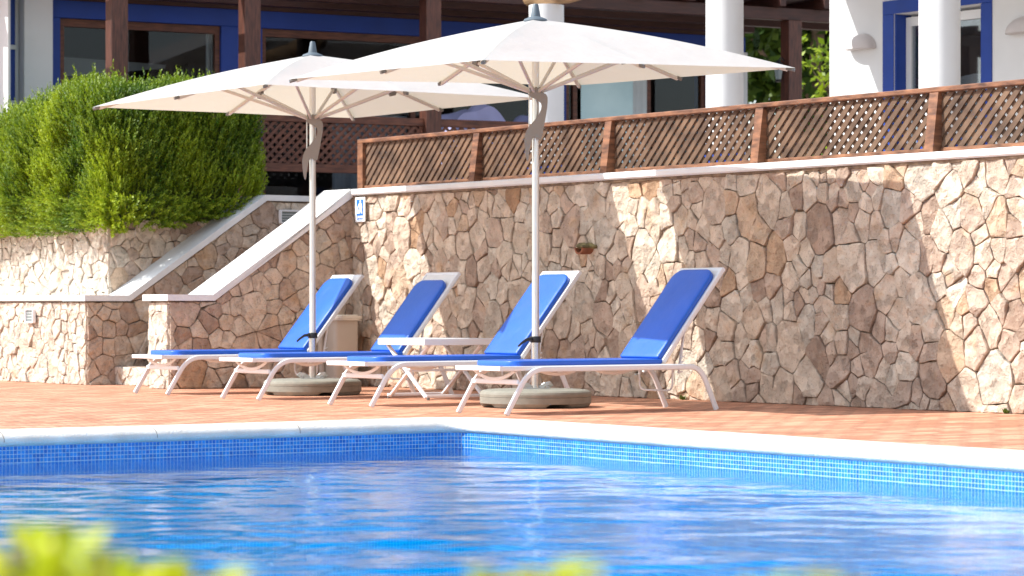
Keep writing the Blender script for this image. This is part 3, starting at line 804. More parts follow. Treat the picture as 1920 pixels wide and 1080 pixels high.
# wall sconces
def sconce(px, pyb, label):
    t = tpx(px, PB); P = W(t, PB); z = H+(HOR-pyb)/F*P.y
    r_ = empty('wall_lamp', P+Vector((0, 0, z)), TH, label, 'wall lamp', 'half moon wall lamps')
    mb = MB(); n1, n2 = 24, 10; rw_, rh, rd = .195, .16, .14; vv = []
    for i in range(n1+1):
        a = PI*i/n1
        for j in range(n2+1):
            b = PI/2*j/n2
            vv.append((-.001-rd*math.sin(b)*math.sin(a)**.8 if False else -.001-rd*math.sin(b)*math.sin(a), rw_*math.cos(a), rh*math.sin(a)*math.cos(b)))
    mb.add(vv, [(i*(n2+1)+j, (i+1)*(n2+1)+j, (i+1)*(n2+1)+j+1, i*(n2+1)+j+1) for i in range(n1) for j in range(n2)])
    # quarter dome: half-moon on the wall, bulging outward
    mb.v = [(-.001-rd*math.sin(PI/2*(j/n2))*math.sin(PI*i/n1)**.6, rw_*math.cos(PI*i/n1), rh*math.sin(PI*i/n1)*math.cos(PI/2*(j/n2))) for i in range(n1+1) for j in range(n2+1)]
    mb.build('shade', M['pinkgrey'], r_, smooth='all')
    m2 = MB(); m2.prism([(-.002-rd*.93*math.sin(PI*i/16)**.6, rw_*.95*math.cos(PI*i/16)) for i in range(17)], -.004, .004, 'z'); m2.build('rim', M['pinkgrey'], r_)
sconce(1618.5, 92.5, 'half moon wall lamp crossed by the shadow edge, left of the blue framed doors')
sconce(1921, 62, 'half moon wall lamp cut by the right edge of the picture')

# ------------------------------------------------------------------ recessed lights, sign, spout
def wall_light(loc, rz, w, h, label):
    r_ = empty('step_light', loc, rz, label, 'wall light', 'white framed lights set in the stone walls')
    mb = MB(); e = .018
    o_ = rrect(w/2, h/2, .018); i_ = rrect(w/2-e, h/2-e, .008); n_ = len(o_)
    v = [(a, 0, b) for a, b in o_]+[(a, -.03, b) for a, b in rrect(w/2-.004, h/2-.004, .018)]+[(a, -.03, b) for a, b in i_]+[(a, -.012, b) for a, b in i_]
    mb.add(v, [(k*n_+j, k*n_+(j+1) % n_, (k+1)*n_+(j+1) % n_, (k+1)*n_+j) for k in range(3) for j in range(n_)])
    mb.build('frame', M['frame_white'], r_, smooth=30)
    MB().prism(rrect(w/2-e-.001, h/2-e-.001, .008), -.010, -.016).build('lens', M['glass_lamp'], r_)
    mb = MB()
    for k in range(3): z = -h/2+e+(h-2*e)*(k+1)/4; mb.box(-w/2+e+.004, w/2-e-.004, -.020, -.0165, z-.002, z+.002)
    mb.build('louvre', M['frame_white'], r_)
# on left wall face (normal -u): local y forward should be -u => rotate so -y = -u  -> y=u ; x = d
P = at(59, 592, 26.2)
def on_face_w(px, py, p):      # point on a face p=const
    t = tpx(px, p); q = W(t, p); return Vector((q.x, q.y, H-(py-HOR)/F*q.y))
wall_light(on_face_w(59, 592, -1.908-.03), TH-PI/2, .17*1.1, .145, 'small square light with white frame in the low stone wall at the left')
def on_face_t(px, py, t):
    o = CO+DV*t; q = (px-960)/F; p = (q*o.y-o.x)/(UV_.x-UV_.y*q); P_ = W(t, p); return Vector((P_.x, P_.y, H-(py-HOR)/F*P_.y))
wall_light(on_face_t(546, 407, -1.577+.03), TH, .28, .14, 'oblong light with white frame in the stone parapet above the steps')

sg = empty('wall_sign', on_face_w(676, 393, -.045), TH-PI/2, 'small blue and white pictogram plate on the stone wall near the corner', 'sign')
MB().box(-.082, .082, -.006, .004, -.112, .112, .002).build('plate', M['signwhite'], sg)
m = MB(); m.box(-.055, .055, -.0085, -.0065, -.055, .092); m.build('blue_field', M['signblue'], sg)
m = MB()
m.prism([(.012*math.cos(2*PI*k/12)+.012, .072+.014*math.sin(2*PI*k/12)) for k in range(12)], -.0105, -.009)
m.prism([(-.010, .058), (.030, .058), (.042, .02), (.036, .0), (.044, -.036), (.026, -.036), (.016, -.004), (.004, -.036), (-.014, -.036), (.002, .006), (-.004, .03), (-.034, .012), (-.038, .022)], -.0105, -.009)
m.prism([(-.045, .012), (-.020, .012), (-.022, -.0), (-.010, -.006), (-.012, -.036), (-.045, -.036)], -.0115, -.0107)
m.build('figure', M['signwhite'], sg)
m = MB()
for (a, w_, h_) in ((-.048, .007, .034), (-.030, .006, .018), (-.017, .006, .024), (.0, .006, .018), (.012, .006, .018), (.028, .006, .026), (.042, .006, .018)):
    m.box(a, a+w_, -.0085, -.0065, -.092, -.092+h_)
m.box(-.055, .055, -.0085, -.0065, -.102, -.099); m.box(-.041, -.034, -.0085, -.0065, -.092, -.086)
m.build('lettering', M['signblue'], sg)

sp = empty('drain_spout', on_face_w(1112, 472, -.0), TH, 'terracotta half pipe spout under a mossy stone, sticking out of the wall', 'spout')
m = MB(); n_ = 12; v = []
for (x, r) in ((-.15, .056), (.03, .052)):
    for rr_ in (r, r-.014):
        for k in range(n_+1):
            a = PI+PI*k/n_; v.append((x, rr_*math.cos(a), rr_*math.sin(a)*.95+.03))
q = n_+1
f = []
for k in range(n_):
    f += [(k, k+1, 2*q+k+1, 2*q+k), (q+k, q+k+1, 3*q+k+1, 3*q+k), (k, k+1, q+k+1, q+k), (2*q+k, 2*q+k+1, 3*q+k+1, 3*q+k)]
f += [(0, q, 3*q, 2*q), (q-1, 2*q-1, 4*q-1, 3*q-1)]
m.add(v, f); m.build('half_pipe', M['terracotta'], sp, smooth=40)
def rock(cx, cy, cz, a, b, c, seed, mt, parent, name='rock', n1=14, n2=9):
    mb = MB(); vv = []
    for j in range(n2+1):
        for i in range(n1):
            th_ = PI*j/n2; ph = 2*PI*i/n1; d = Vector((math.sin(th_)*math.cos(ph), math.sin(th_)*math.sin(ph), math.cos(th_)))
            k = 1+.35*noise.noise(d*1.6+Vector((seed, 0, 0))); vv.append((cx+a*d.x*k, cy+b*d.y*k, cz+c*d.z*k))
    mb.add(vv, [(j*n1+i, j*n1+(i+1) % n1, (j+1)*n1+(i+1) % n1, (j+1)*n1+i) for j in range(n2) for i in range(n1)])
    return mb.build(name, mt, parent, smooth=50)
rock(-.05, 0.0, .045, .11, .085, .030, 5, M['moss'], sp, 'mossy_stone')

# litter bin in the corner
P = W(.25, -.30)
bn = empty('pedestal_bin', P, TH, 'beige pedestal bin with flat grey top standing in the corner behind the first lounger', 'bin')
m = MB(); m.prism(rrect(.13, .125, .04), 0, .60, 'z'); m.build('body', M['bin'], bn, smooth=40)
m = MB(); o1 = rrect(.16, .18, .10, 8)
m.prism(rrect(.155, .175, .1, 8), .602, .618, 'z'); m.prism(rrect(.165, .185, .1, 8), .619, .64, 'z'); m.prism(rrect(.14, .16, .1, 8), .641, .652, 'z'); m.build('lid', M['rib'], bn, smooth=30)
m = MB(); m.tube([(-.15, .06, .1), (-.17, .06, .3), (-.17, .06, .45), (-.145, .06, .52)], .028, 10, (0, 1, 0)); m.build('handle', M['bin'], bn, smooth=True)

# ------------------------------------------------------------------ sun loungers : local x = towards head (p), y = -t ; origin near side front foot is (0,0)
def make_lounger(ang=50, cut=.045):
    root = empty('sun_lounger', (0, 0, 0))
    Wd = .592; zr = .305           # width over feet, rail centre height
    leg_p = rrect(.0185, .0115, .008, 3)
    def legpath(x0, x1, R_, flip):
        # from the rail (x1, zr) curving down to the foot (x0, 0)
        sgn = 1 if x1 > x0 else -1
        pts = [(x1, zr), (x1-sgn*.05, zr)]
        ex = x1-sgn*.05; a_end = math.atan2(zr-.03, abs(ex-x0))
        # arc then straight: approximate by a bezier
        P0 = Vector((ex, zr)); P2 = Vector((x0+(ex-x0)*.40, zr*.66)); P1 = Vector((x0+(ex-x0)*.62, zr*1.0))
        for k in range(1, 9):
            u = k/8; q = P0*(1-u)**2+P1*2*u*(1-u)+P2*u*u; pts.append((q.x, q.y))
        for k in range(1, 5):
            u = k/4; pts.append((P2.x+(x0-P2.x)*u, P2.y+(0.004-P2.y)*u))
        return pts
    for y, lab in ((.018, 0), (Wd-.018, 1)):
        for (x0, x1) in ((.0, .36), (1.82, 1.53)):
            spl = .0
            path = [(a, y + (0.0), b) for a, b in legpath(x0, x1, .1, 0)]
            MB().sweep(path, leg_p, (0, 1, 0)).build('leg', M['frame_white'], root, smooth=50)
        MB().sweep([(.361, y, zr), (.9, y, zr), (1.529, y, zr)], leg_p, (0, 1, 0)).build('side_rail', M['frame_white'], root, smooth=50)
    # inner bed frame sitting between the side rails
    m = MB(); b_ = rrect(.012, .016, .006, 2)
    zi = zr+.006
    for y in (.046, Wd-.046): m.sweep([(-.03, y, zi), (.9, y, zi), (1.55, y, zi)], b_, (0, 0, 1))
    m.sweep([(-.03, .03, zi), (-.03, Wd-.05, zi)], rrect(.016, .016, .006, 2), (0, 0, 1)); m.sweep([(1.42, .06, zi-.002), (1.42, Wd-.06, zi-.002)], b_, (0, 0, 1))
    m.build('bed_frame', M['frame_white'], root, smooth=50)
    MB().box(-.01, 1.38, .058, Wd-.058, zi-.004, zi+.004).build('sling', M['sling'], root)
    m = MB(); m.box(.098, .122, .03, Wd-.03, .203, .237, .006); m.build('crossbar', M['frame_white'], root)
    for x in (.10, .62, 1.1):
        pts = [(x, .06+(Wd-.12)*k/12, zi-.012-(.062 if x < .2 else .036)*math.sin(PI*k/12)**.8) for k in range(13)]
        MB().sweep(pts, rrect(.012, .006, .004, 2), (1, 0, 0)).build('stretcher', M['sling'], root, smooth=50)
    # backrest
    piv = Vector((1.368, 0, zi+.012)); Lb = .862; a = R(ang)
    Mb = Matrix.Translation(piv) @ Matrix.Rotation(-a, 4, 'Y')
    m = MB(); pr = rrect(.013, .018, .006, 2)
    for y in (.075, Wd-.075): m.sweep([(0, y, 0), (Lb-.012, y, 0)], pr, (0, 0, 1))
    m.sweep([(Lb, .061, 0), (Lb, Wd-.061, 0)], rrect(.014, .014, .006, 2), (0, 0, 1))
    m.xf(Mb); m.build('back_frame', M['frame_white'], root, smooth=50)
    m = MB(); m.box(.03, Lb-.014, .09, Wd-.09, .002, .012); m.xf(Mb); m.build('back_sling', M['sling'], root)
    # cushions
    def rrect1(hw, hh, rad, end):        # only the outer end is rounded
        out = []
        for cx, cy, a0, sx_ in ((1, 1, 0, 1), (-1, 1, 90, -1), (-1, -1, 180, -1), (1, -1, 270, 1)):
            rr = rad if sx_ == end else .012
            for k in range(7):
                a = R(a0+15*k); out.append((cx*(hw-rr)+rr*math.cos(a), cy*(hh-rr)+rr*math.sin(a)))
        return out
    def cushion(x0, x1, y0, y1, z, th, rad, Mx, name, ripple=0, ends=1):
        hw, hh = (x1-x0)/2, (y1-y0)/2; cx, cy = (x0+x1)/2, (y0+y1)/2; mb = MB(); layers = []
        for ins, dz_ in ((.008, 0), (.001, .004), (0, .009), (0, th-.009), (.002, th-.003), (.008, th), (.03, th+.002), (.10, th+.002)):
            layers.append([(cx+px_*1.0, cy+py_, z+dz_) for px_, py_ in rrect1(hw-ins, hh-ins, max(.01, rad-ins), ends)])
        n_ = len(layers[0]); vv = [v for l in layers for v in l]
        mb.add(vv, [tuple(range(n_))[::-1]]+[(k*n_+j, k*n_+(j+1) % n_, (k+1)*n_+(j+1) % n_, (k+1)*n_+j) for k in range(len(layers)-1) for j in range(n_)]+[tuple(range((len(layers)-1)*n_, len(layers)*n_))])
        if Mx: mb.xf(Mx)
        c_ = mb.build(name, M['vinyl'], root, smooth=65)
        return c_
    cushion(.085, 1.372, .060, Wd-.060, zi+.012, .038, .09, None, 'seat_cushion', ends=-1)
    cushion(.022, Lb-cut, .082, Wd-.082, .016, .038, .09, Mb, 'back_cushion')
    # support
    hx = piv.x+math.cos(a)*.36; hz = piv.z+math.sin(a)*.36
    for y in (.10, Wd-.10):
        m = MB(); m.sweep([(hx, y, hz), (1.545, y, zi-.05)], rrect(.004, .013, .003, 2), (0, 1, 0))
        for k in range(4):
            z0 = zi-.055+k*.035; x0 = 1.545+.004*k
            m.prism([(x0, z0), (x0+.035, z0+.012), (x0+.035, z0+.020), (x0+.012, z0+.014), (x0, z0+.02)], y-.005, y+.005)
        m.build('support_rod', M['frame_white'], root)
    m = MB(); pts = [(1.50, .11, zi-.02), (1.50, .115, .17), (1.50, .135, .145), (1.50, .17, .137), (1.50, Wd-.17, .137), (1.50, Wd-.135, .145), (1.50, Wd-.115, .17), (1.50, Wd-.11, zi-.02)]
    m.tube(pts, .007, 8, (1, 0, 0)); m.build('support_hoop', M['frame_white'], root, smooth=True)
    m = MB(); m.tube([(1.368, .05, zi+.012), (1.368, .085, zi+.012)], .017, 14, (0, 0, 1)); m.tube([(1.368, Wd-.085, zi+.012), (1.368, Wd-.05, zi+.012)], .017, 14, (0, 0, 1)); m.build('hinge', M['zinc'], root, smooth=40)
    return root
LG = 'blue cushioned sun loungers in a row by the pool'
spots = [(1.46, -2.72, 0.0, 50, .055, 'blue sun lounger nearest the steps, leftmost of the four'),
         (3.02, -2.78, 0.0, 50.5, .10, 'blue sun lounger with its backrest behind the white side table, second from left'),
         (4.76, -2.87, .3, 49.7, .05, 'sunlit blue sun lounger with the nearer parasol pole across its backrest, third from left'),
         (6.58, -2.98, .3, 50, .035, 'rightmost blue sun lounger, closest to the camera and right of the parasol base')]
for t, p, da, ang, cut, lab in spots:
    L_ = make_lounger(ang, cut); L_.location = W(t, p, 0); L_.rotation_euler.z = TH+R(da); tag(L_, lab, 'sun lounger', LG)

# ------------------------------------------------------------------ side table
tb = empty('side_table', W(3.78, -1.76), TH, 'low white folding side table between the second and third loungers', 'table')
m = MB(); m.box(0, .66, 0, .66, .424, .477, .004); m.build('tabletop', M['frame_white'], tb)
pr = rrect(.009, .017, .004, 2)
for x in (.06, .60):
    MB().sweep([(x, .60, .422), (x, .06, .02)], pr, (1, 0, 0)).build('leg', M['frame_white'], tb, smooth=50)
    x2 = x+(.022 if x < .3 else -.022)
    MB().sweep([(x2, .06, .422), (x2, .60, .02)], pr, (1, 0, 0)).build('leg', M['frame_white'], tb, smooth=50)
for y in (.06, .60):
    MB().box(.055, .605, y-.012, y+.012, .018, .042, .004).build('foot_bar', M['frame_white'], tb)
m = MB(); m.box(.05, .61, .318, .342, .215, .235, .003); m.build('crossbar', M['frame_white'], tb)
m = MB()
for x in (.07, .59):
    for y in (.05, .61): m.lathe([(.012, .0), (.012, .018)], 12, (x, y))
m.build('foot_pad', M['plastic_grey'], tb)

# ------------------------------------------------------------------ parasols
def parasol(X, Y, phi, tilt, label, LR, NF):
    root = empty('parasol', (X, Y, 0), 0, label, 'parasol', 'cream parasols between the loungers')
    HD = 1.92; zr, za = 2.405, 2.80
    dF = Vector(NF).normalized()
    def tz(x, y): return tilt*(x*dF.x+y*dF.y)
    tips = []
    for k in range(8):
        c_ = [LR, NF, (-LR[0], -LR[1]), (-NF[0], -NF[1])]
        a, b = c_[k//2], c_[(k//2+(k % 2)) % 4]; tips.append(((a[0]+b[0])/2, (a[1]+b[1])/2))
    def ribpt(k, u, dz_=0):
        x, y = tips[k % 8]; x *= u; y *= u
        z = za+(zr-za)*u + .035*math.sin(PI*u)*(1 if k % 2 == 0 else .4)
        return Vector((x, y, z+tz(x, y)+dz_))
    m = MB(); nu, nv = 22, 8
    for k in range(8):
        vv = []
        for i in range(nu+1):
            u = .02+.98*i/nu; a, b = ribpt(k, u), ribpt(k+1, u)
            for j in range(nv+1):
                v = j/nv; q = a.lerp(b, v); q.z -= .022*math.sin(PI*v)*u*math.sin(PI*min(1, u*.97))+.0*v
                vv.append(q)
        m.add(vv, [(i*(nv+1)+j, i*(nv+1)+j+1, (i+1)*(nv+1)+j+1, (i+1)*(nv+1)+j) for i in range(nu) for j in range(nv)])
    can = m.build('canopy', M['cloth'], root, smooth='all')
    for k in range(8):
        pts = [ribpt(k, u, -.026) for u in (.05, .2, .4, .6, .8, .97)]
        r_ = MB().sweep(pts, rrect(.010, .014, .004, 2), (0, 0, 1)).build('rib', M['rib'], root, smooth=50)
        e = MB(); d_ = (ribpt(k, 1)-ribpt(k, .95)).normalized(); e.sweep([ribpt(k, .965, -.020), ribpt(k, .998, -.018)], rrect(.012, .012, .005, 2), (0, 0, 1)); e.build('rib_tip', M['plastic_grey'], r_, smooth=50)
        uu = .50 if k % 2 == 0 else .60
        J = ribpt(k, uu, -.045); a = R(phi+45*k)
        hub = Vector((.045*math.cos(a), .045*math.sin(a), 2.275))
        MB().sweep([hub, J], rrect(.009, .013, .004, 2), (0, 0, 1)).build('strut', M['rib'], root, smooth=50)
        b = MB(); Tn = Vector((math.cos(a), math.sin(a), 0)); Ln = ribpt(k, uu, 0)
        q = [J-Tn*.05+Vector((0, 0, .018)), J+Tn*.05+Vector((0, 0, .010)), J+Tn*.03-Vector((0, 0, .035)), J-Tn*.015-Vector((0, 0, .045))]
        S_ = Vector((-Tn.y, Tn.x, 0))*.013
        b.add([v-S_ for v in q]+[v+S_ for v in q], [(0, 1, 2, 3), (7, 6, 5, 4), (0, 4, 5, 1), (1, 5, 6, 2), (2, 6, 7, 3), (3, 7, 4, 0)]); b.build('bracket', M['plastic_grey'], root)
    # crown, finial
    ct = tz(0, 0)
    m = MB(); m.lathe([(.085, za-.028), (.088, za-.012), (.080, za-.002), (.045, za+.012), (.036, za+.016), (.035, za+.022), (.022, za+.098), (.016, za+.108)], 28); m.build('finial', M['cap_grey'], root, smooth=45)
    m = MB(); m.lathe([(.05, za-.11), (.055, za-.03)], 20); m.build('crown_hub', M['plastic_grey'], root, smooth=40)
    # poles
    m = MB(); m.lathe([(.0265, .47), (.0265, za-.05)], 24); m.build('pole', M['alu'], root, smooth=40)
    m = MB(); m.lathe([(.0315, .128), (.0315, .505)], 24); m.build('lower_pole', M['steel'], root, smooth=40)
    m = MB(); m.lathe([(.038, .465), (.040, .47), (.040, .505), (.038, .51)], 24)
    m.sweep([(-.03, -.03, .492), (-.065, -.05, .487), (-.10, -.06, .462), (-.125, -.065, .438)], rrect(.009, .009, .004, 2), (0, 1, 0), [1.5, 1.2, 1, .8])
    m.build('clamp', M['black'], root, smooth=40)
    # runner hub
    m = MB(); m.lathe([(.032, 2.235), (.045, 2.25), (.050, 2.27), (.050, 2.295), (.032, 2.30)], 24)
    for k in range(8):
        a = R(phi+45*k+22.5); m.box(.04*math.cos(a)-.008, .04*math.cos(a)+.008, .04*math.sin(a)-.008, .04*math.sin(a)+.008, 2.26, 2.305)
    m.build('runner', M['lever'], root, smooth=40)
    zp = [(1045, 540), (1060, 520), (1120, 518), (1157, 535), (1158, 590), (1147, 660), (1134, 730), (1120, 797), (1082, 768), (1068, 790), (1056, 850), (1049, 915), (1037, 900), (1028, 840), (1026, 770), (1045, 720), (1088, 675), (1118, 630), (1126, 590), (1104, 566)]
    poly = [((x-1090)/3/260, H+(HOR-y/3)/260) for x, y in zp]
    # smooth outline
    for _ in range(1):
        q = []
        for i in range(len(poly)):
            a, b = poly[i], poly[(i+1) % len(poly)]; q += [(a[0]*.75+b[0]*.25, a[1]*.75+b[1]*.25), (a[0]*.25+b[0]*.75, a[1]*.25+b[1]*.75)]
        poly = q
    m = MB(); m.prism(poly, -.052, -.030, 'y'); m.build('crank_lever', M['lever'], root)
    m = MB(); m.tube([(-.046, -.012, 1.93), (-.046, -.012, 2.36)], .0045, 8, (0, 1, 0)); m.build('cord', M['alu'], root)
    # base
    b = MB(); nb_ = 72; rb, hb = .404, .128
    pf = [(.0, .0), (.37, 0), (.385, .004), (.396, .022), (.402, .030), (.403, .072), (.399, .0745), (.403, .077), (.404, .095), (.398, .110), (.382, .121), (.345, .1265), (.30, .128), (.0, .130)]
    vv = []
    for i, (r, z) in enumerate(pf):
        for k in range(nb_):
            a = 2*PI*k/nb_; zz = z; da = (math.degrees(a)-250+180) % 90-45
            if abs(da) < 11 and i in (1, 2, 3): zz = max(z, .026)
            vv.append((max(r, .001)*math.cos(a), max(r, .001)*math.sin(a), zz+.002))
    b.add(vv, [(i*nb_+k, i*nb_+(k+1) % nb_, (i+1)*nb_+(k+1) % nb_, (i+1)*nb_+k) for i in range(len(pf)-1) for k in range(nb_)])
    b.build('weight_base', M['base'], root, smooth=22)
    m = MB()
    for sgn in (-1, 1):
        m.box(-.10, .10, sgn*.035-.012, sgn*.035+.012, .132, .140, .001)
    for s_ in (-1, 1):
        m.sweep([(s_*.032, -.02, .139), (s_*.07, -.03, .165), (s_*.10, -.03, .172), (s_*.115, -.02, .150)], rrect(.016, .003, .002, 1), (0, 1, 0))
        m.box(s_*.09-.012, s_*.09+.012, -.045, .045, .141, .149, .001)
    m.build('mounting_bracket', M['zinc'], root)
    return root
M['cloth'] = cloth_mat()
parasol(.17, 19.93, -16.5, .0325, 'nearer cream parasol standing beside the rightmost lounger', (1.82, -.54), (.363, 1.75))
parasol(-1.642, 22.75, -14.8, .0, 'farther cream parasol standing between the two left loungers', (1.885, -.50), (.23, 1.86))

# ------------------------------------------------------------------ vegetation
def leafquads(mb, base, direction, length, width, n, rnd, tone, spread=.9, leaf=.02):
    """a sprig: thin needles around an axis"""
    D = direction.normalized(); X = D.orthogonal().normalized(); Yv = D.cross(X)
    for i in range(n):
        u = (i+.5)/n; P_ = base+D*length*u; a = rnd.uniform(0, 2*PI)
        o_ = (X*math.cos(a)+Yv*math.sin(a)); l = (D*.75+o_*spread).normalized()*leaf*rnd.uniform(.7, 1.2)*(1.1-.4*u); s_ = l.cross(o_).normalized()
        if s_.length < .1: s_ = X
        w_ = width*rnd.uniform(.7, 1.2); q = P_+l*.5
        side = D.cross(o_).normalized()*w_
        mb.add([P_, q+side, P_+l, q-side], [(0, 1, 2, 3)], min(1, max(0, tone+rnd.uniform(-.15, .15)+.15*(u-.5))))
def hedge():
    rnd = random.Random(5)
    root = empty('hedge', W(-4.0, -.5, 1.55), 0, 'dense clipped green hedge spilling over the planter wall at the left', 'hedge')
    # volume in (t,p,z): superellipsoid-like box
    t0, t1, p0, p1, zb, zt = -9.0, -1.72, -1.62, .16, 1.50, 2.80
    mb = MB()
    def surf():
        while True:
            # pick face: front (-p), side (+t), top
            r = rnd.random()
            if r < .46: t = rnd.uniform(-5.0, t1); p = p0; z = rnd.uniform(zb-.08, zt); n_ = Vector((0, -1, .15))
            elif r < .72: t = t1; p = rnd.uniform(p0, p1); z = rnd.uniform(zb-.12+.28*(p-p0)/(p1-p0), zt); n_ = Vector((1, 0, .15))
            else: t = rnd.uniform(-5.0, t1); p = rnd.uniform(p0, p1); z = zt; n_ = Vector((0, -.2, 1))
            return t, p, z, n_
    cz = (zb+zt)/2
    for k in range(13500):
        t, p, z, n_ = surf()
        # round the edges
        e = .38
        dt = max(0, t-(t1-e)); dp = max(0, (p0+e)-p); dpb = max(0, p-(p1-e)); dz_ = max(0, z-(zt-e)); db = max(0, (zb+.15)-z)
        v = Vector((dt, -dp+dpb, dz_)); Lv = v.length
        if Lv > e:
            k_ = e/Lv; t = (t1-e)+dt*k_ if dt else t
            if dp: p = (p0+e)-dp*k_
            if dpb: p = (p1-e)+dpb*k_
            if dz_: z = (zt-e)+dz_*k_
        if Lv > .05: n_ = (n_*.3+v.normalized()*.9)
        lump = noise.noise(Vector((t*1.3, p*1.3, z*1.3)))*.10+noise.noise(Vector((t*3.5, p*3.5, z*3.5)))*.08
        inward = -rnd.random()**2*.16
        nn = n_.normalized(); t += nn.x*(lump+inward); p += nn.y*(lump+inward); z += nn.z*(lump+inward)
        z -= max(0, -3.0-t)*.16*max(0, (z-1.6)/1.2)
        if z < 1.56 and not (t > -1.95 or p < -1.48): continue
        d = DV*nn.x+UV_*nn.y+Vector((0, 0, nn.z))
        up = Vector((rnd.uniform(-.25, .25), rnd.uniform(-.25, .25), 1))
        D = d*(.75 if z > 1.75 else .5)+up*(1.0 if z > 1.75 else -.1+.5*rnd.random())
        tone = .42+.55*noise.noise(Vector((t*1.9, p*1.9+4, z*1.9)))+rnd.uniform(-.22, .22)
        leafquads(mb, W(t, p, z)-root.location, D, rnd.uniform(.10, .20)*(1.5 if (nn.z > .6 and rnd.random() < .12) else 1), .0062, 18, rnd, tone, .62, .042)
    f = mb.build('foliage', M['hedge'], root)
    # woody inner mass
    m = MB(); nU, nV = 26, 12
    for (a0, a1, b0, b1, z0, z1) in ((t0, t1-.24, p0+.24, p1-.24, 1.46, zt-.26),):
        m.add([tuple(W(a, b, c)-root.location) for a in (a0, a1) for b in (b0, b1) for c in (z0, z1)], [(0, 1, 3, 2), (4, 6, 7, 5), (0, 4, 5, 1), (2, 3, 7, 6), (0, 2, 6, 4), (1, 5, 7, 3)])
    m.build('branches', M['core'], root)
hedge()

def tree(name, label, base, h, cr, seed, nl=5000, lsz=.11, mt='tree', grp='trees beyond the pergola', trunk_h=.35):
    rnd = random.Random(seed); root = empty(name, base, 0, label, 'tree', grp)
    m = MB(); top = Vector((0, 0, h*trunk_h))
    m.tube([(0, 0, -.1), (.04, .02, h*.18), (.0, .05, h*trunk_h), (.1, .0, h*.62), (.05, .05, h*.85)], .14*h/6, 10, (1, 0, 0), [1.3, 1, .8, .5, .15])
    limbs = []
    for k in range(9):
        a = rnd.uniform(0, 2*PI); z0 = h*rnd.uniform(trunk_h*.8, .7); L_ = cr*rnd.uniform(.5, .95)
        e = Vector((math.cos(a)*L_, math.sin(a)*L_, z0+rnd.uniform(.1, .4)*h*.6)); limbs.append(e)
        m.tube([(0, 0, z0), (e.x*.5, e.y*.5, z0+(e.z-z0)*.35), e], .06*h/6, 7, (0, 0, 1.01), [1, .6, .2])
    m.build('trunk', M['bark'], root, smooth=60)
    clumps = [(e+Vector((rnd.uniform(-.3, .3), rnd.uniform(-.3, .3), rnd.uniform(-.2, .3))), rnd.uniform(.25, .45)*cr) for e in limbs for _ in range(4)]
    clumps += [(Vector((rnd.gauss(0, .4)*cr, rnd.gauss(0, .4)*cr, h*rnd.uniform(.3, 1))), rnd.uniform(.25, .4)*cr) for _ in range(14)]
    f = MB()
    for i in range(nl):
        c, r = rnd.choice(clumps); d = Vector((rnd.gauss(0, 1), rnd.gauss(0, 1), rnd.gauss(0, 1))).normalized(); q = c+d*r*rnd.random()**.4
        n1 = Vector((rnd.gauss(0, 1), rnd.gauss(0, 1), rnd.gauss(0, 1))).normalized(); n2 = n1.orthogonal().normalized(); s_ = lsz*rnd.uniform(.5, 1.3)
        f.add([q-n1*s_, q+n2*s_*.45, q+n1*s_, q-n2*s_*.45], [(0, 1, 2, 3)], min(1, max(0, .35+.3*noise.noise(c)+rnd.uniform(-.3, .4))))
    f.build('crown', M[mt], root)
tspots = [(4.6, 42, 6.8, 2.5, 'broad dark green tree seen just right of the second white column'),
          (6.6, 44, 7.2, 2.6, 'green tree right of the far pergola post, close to the white wall edge'),
          (5.0, 47, 7.5, 2.8, 'tree farther back, between its two neighbours behind the pergola'),    (8.6, 50, 8, 3, 'tree mostly hidden behind the white building on the right'),]
for i, (x, y, h, cr, lab) in enumerate(tspots): tree('tree', lab, (x, y, 1.5), h, cr, 20+i, 15000, .17)
P = at(1538, 130, 36.5)
tree('young_tree', 'bright yellow green young tree beside the white wall edge', (P.x+.15, P.y, 1.755), 2.6, .42, 77, 330, .075, 'hedge', None, .75)

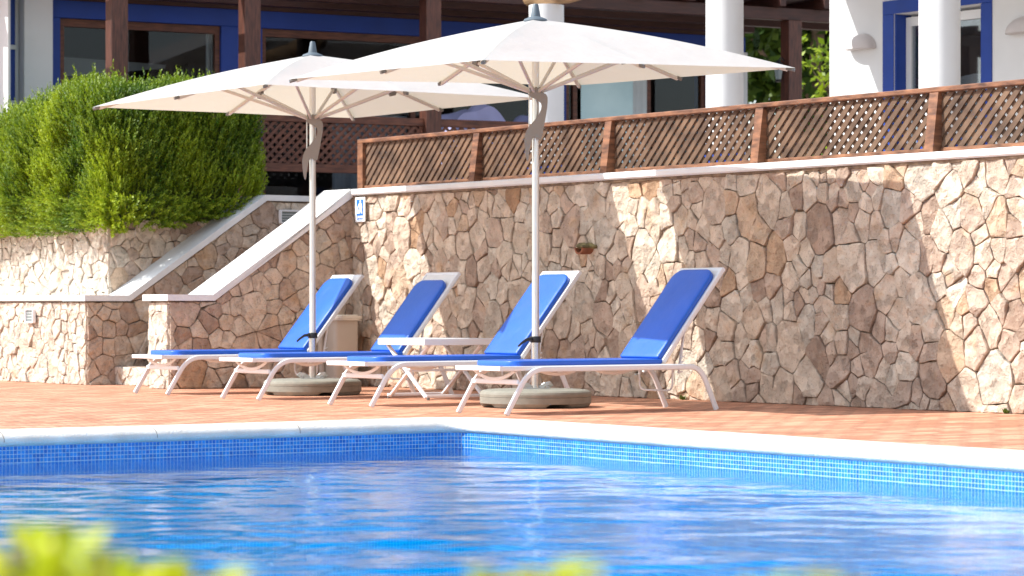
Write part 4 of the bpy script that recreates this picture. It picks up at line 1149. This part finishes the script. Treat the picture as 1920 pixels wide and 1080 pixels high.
# foreground shrubs, close to the lens
def fg_shrub(label, shoots, seed, Y0=2.4):
    rnd = random.Random(seed); cx = sum(s[0] for s in shoots)/len(shoots); B = Vector(((cx-960)/F*Y0, Y0, 0))
    root = empty('foreground_shrub', B, 0, label, 'shrub', 'shrubs close to the lens'); f = MB(); st_ = MB()
    for (px, py, n_) in shoots:
        T = at(px, py, Y0+rnd.uniform(-.15, .25))-B; b0 = Vector((T.x*.5, T.y*.4, 0))
        st_.tube([b0, b0.lerp(T, .5)+Vector((.02, 0, 0)), T], .006, 6, (1, 0, 0), [1.3, 1, .5])
        for i in range(n_):
            u = rnd.random()**.7; q = b0.lerp(T, .25+.75*u)+Vector((rnd.gauss(0, .02), rnd.gauss(0, .03), rnd.gauss(0, .008)))*(1.5-u)
            d = Vector((rnd.gauss(0, 1), rnd.gauss(0, 1), rnd.uniform(0, 1.2))).normalized(); s_ = rnd.uniform(.018, .034)
            w_ = d.orthogonal().normalized(); w_.rotate(Matrix.Rotation(rnd.uniform(0, 6.28), 3, d))
            e = q+d*s_*1.6; mid = q+d*s_*.8
            if e.z > T.z+.006: continue
            f.add([q, mid+w_*s_*.4, e, mid-w_*s_*.4], [(0, 1, 2, 3)], rnd.random())
    st_.build('stem', M['bark'], root, smooth=True); f.build('leaves', M['fg'], root)
sh = [(x+random.uniform(-8, 8), y, 70) for x, y in ((-30, 1018), (10, 1012), (45, 1025), (80, 1018), (108, 985), (125, 975), (150, 1010), (185, 1030), (220, 1040), (255, 1055), (300, 1052), (345, 1060), (270, 1046), (385, 1072), (30, 1040), (130, 1020))]
fg_shrub('blurred yellow green shrub at the bottom left corner', sh, 3)
fg_shrub('low blurred yellow green shoots at the bottom centre of the picture', [(x, y, 60) for x, y in ((930, 1074), (975, 1064), (1010, 1070), (1050, 1064), (1085, 1066), (1115, 1078), (890, 1082))], 4)
fg_shrub('low blurred yellow green shoots at the bottom right of the picture', [(x, y, 50) for x, y in ((1440, 1092), (1490, 1080), (1530, 1072), (1570, 1084), (1610, 1094))], 6)

# weeds at the wall foot
def weed(px, t, label, s_=1.0):
    rnd = random.Random(int(px)); P_ = W(t, -.035); root = empty('weed', P_, 0, label, 'weed', 'weeds at the wall foot'); f = MB()
    for k in range(34):
        a = rnd.uniform(0, 2*PI); D = Vector((math.cos(a)*.6, math.sin(a)*.6, rnd.uniform(.5, 1.3))).normalized(); b0 = Vector((rnd.gauss(0, .008), rnd.gauss(0, .008), 0)); l = rnd.uniform(.03, .075)*s_
        s2 = D.cross(Vector((0, 0, 1))).normalized()*.008; f.add([b0, b0+D*l*.6+s2, b0+D*l, b0+D*l*.6-s2], [(0, 1, 2, 3)], rnd.uniform(.3, 1))
    f.build('leaves', M['tree'], root)
weed(1287, tpx(1287, 0), 'tiny green weed behind the right leg of the rightmost lounger', .7)
weed(1893, tpx(1893, 0), 'tiny green weed at the wall foot near the right edge', .7)
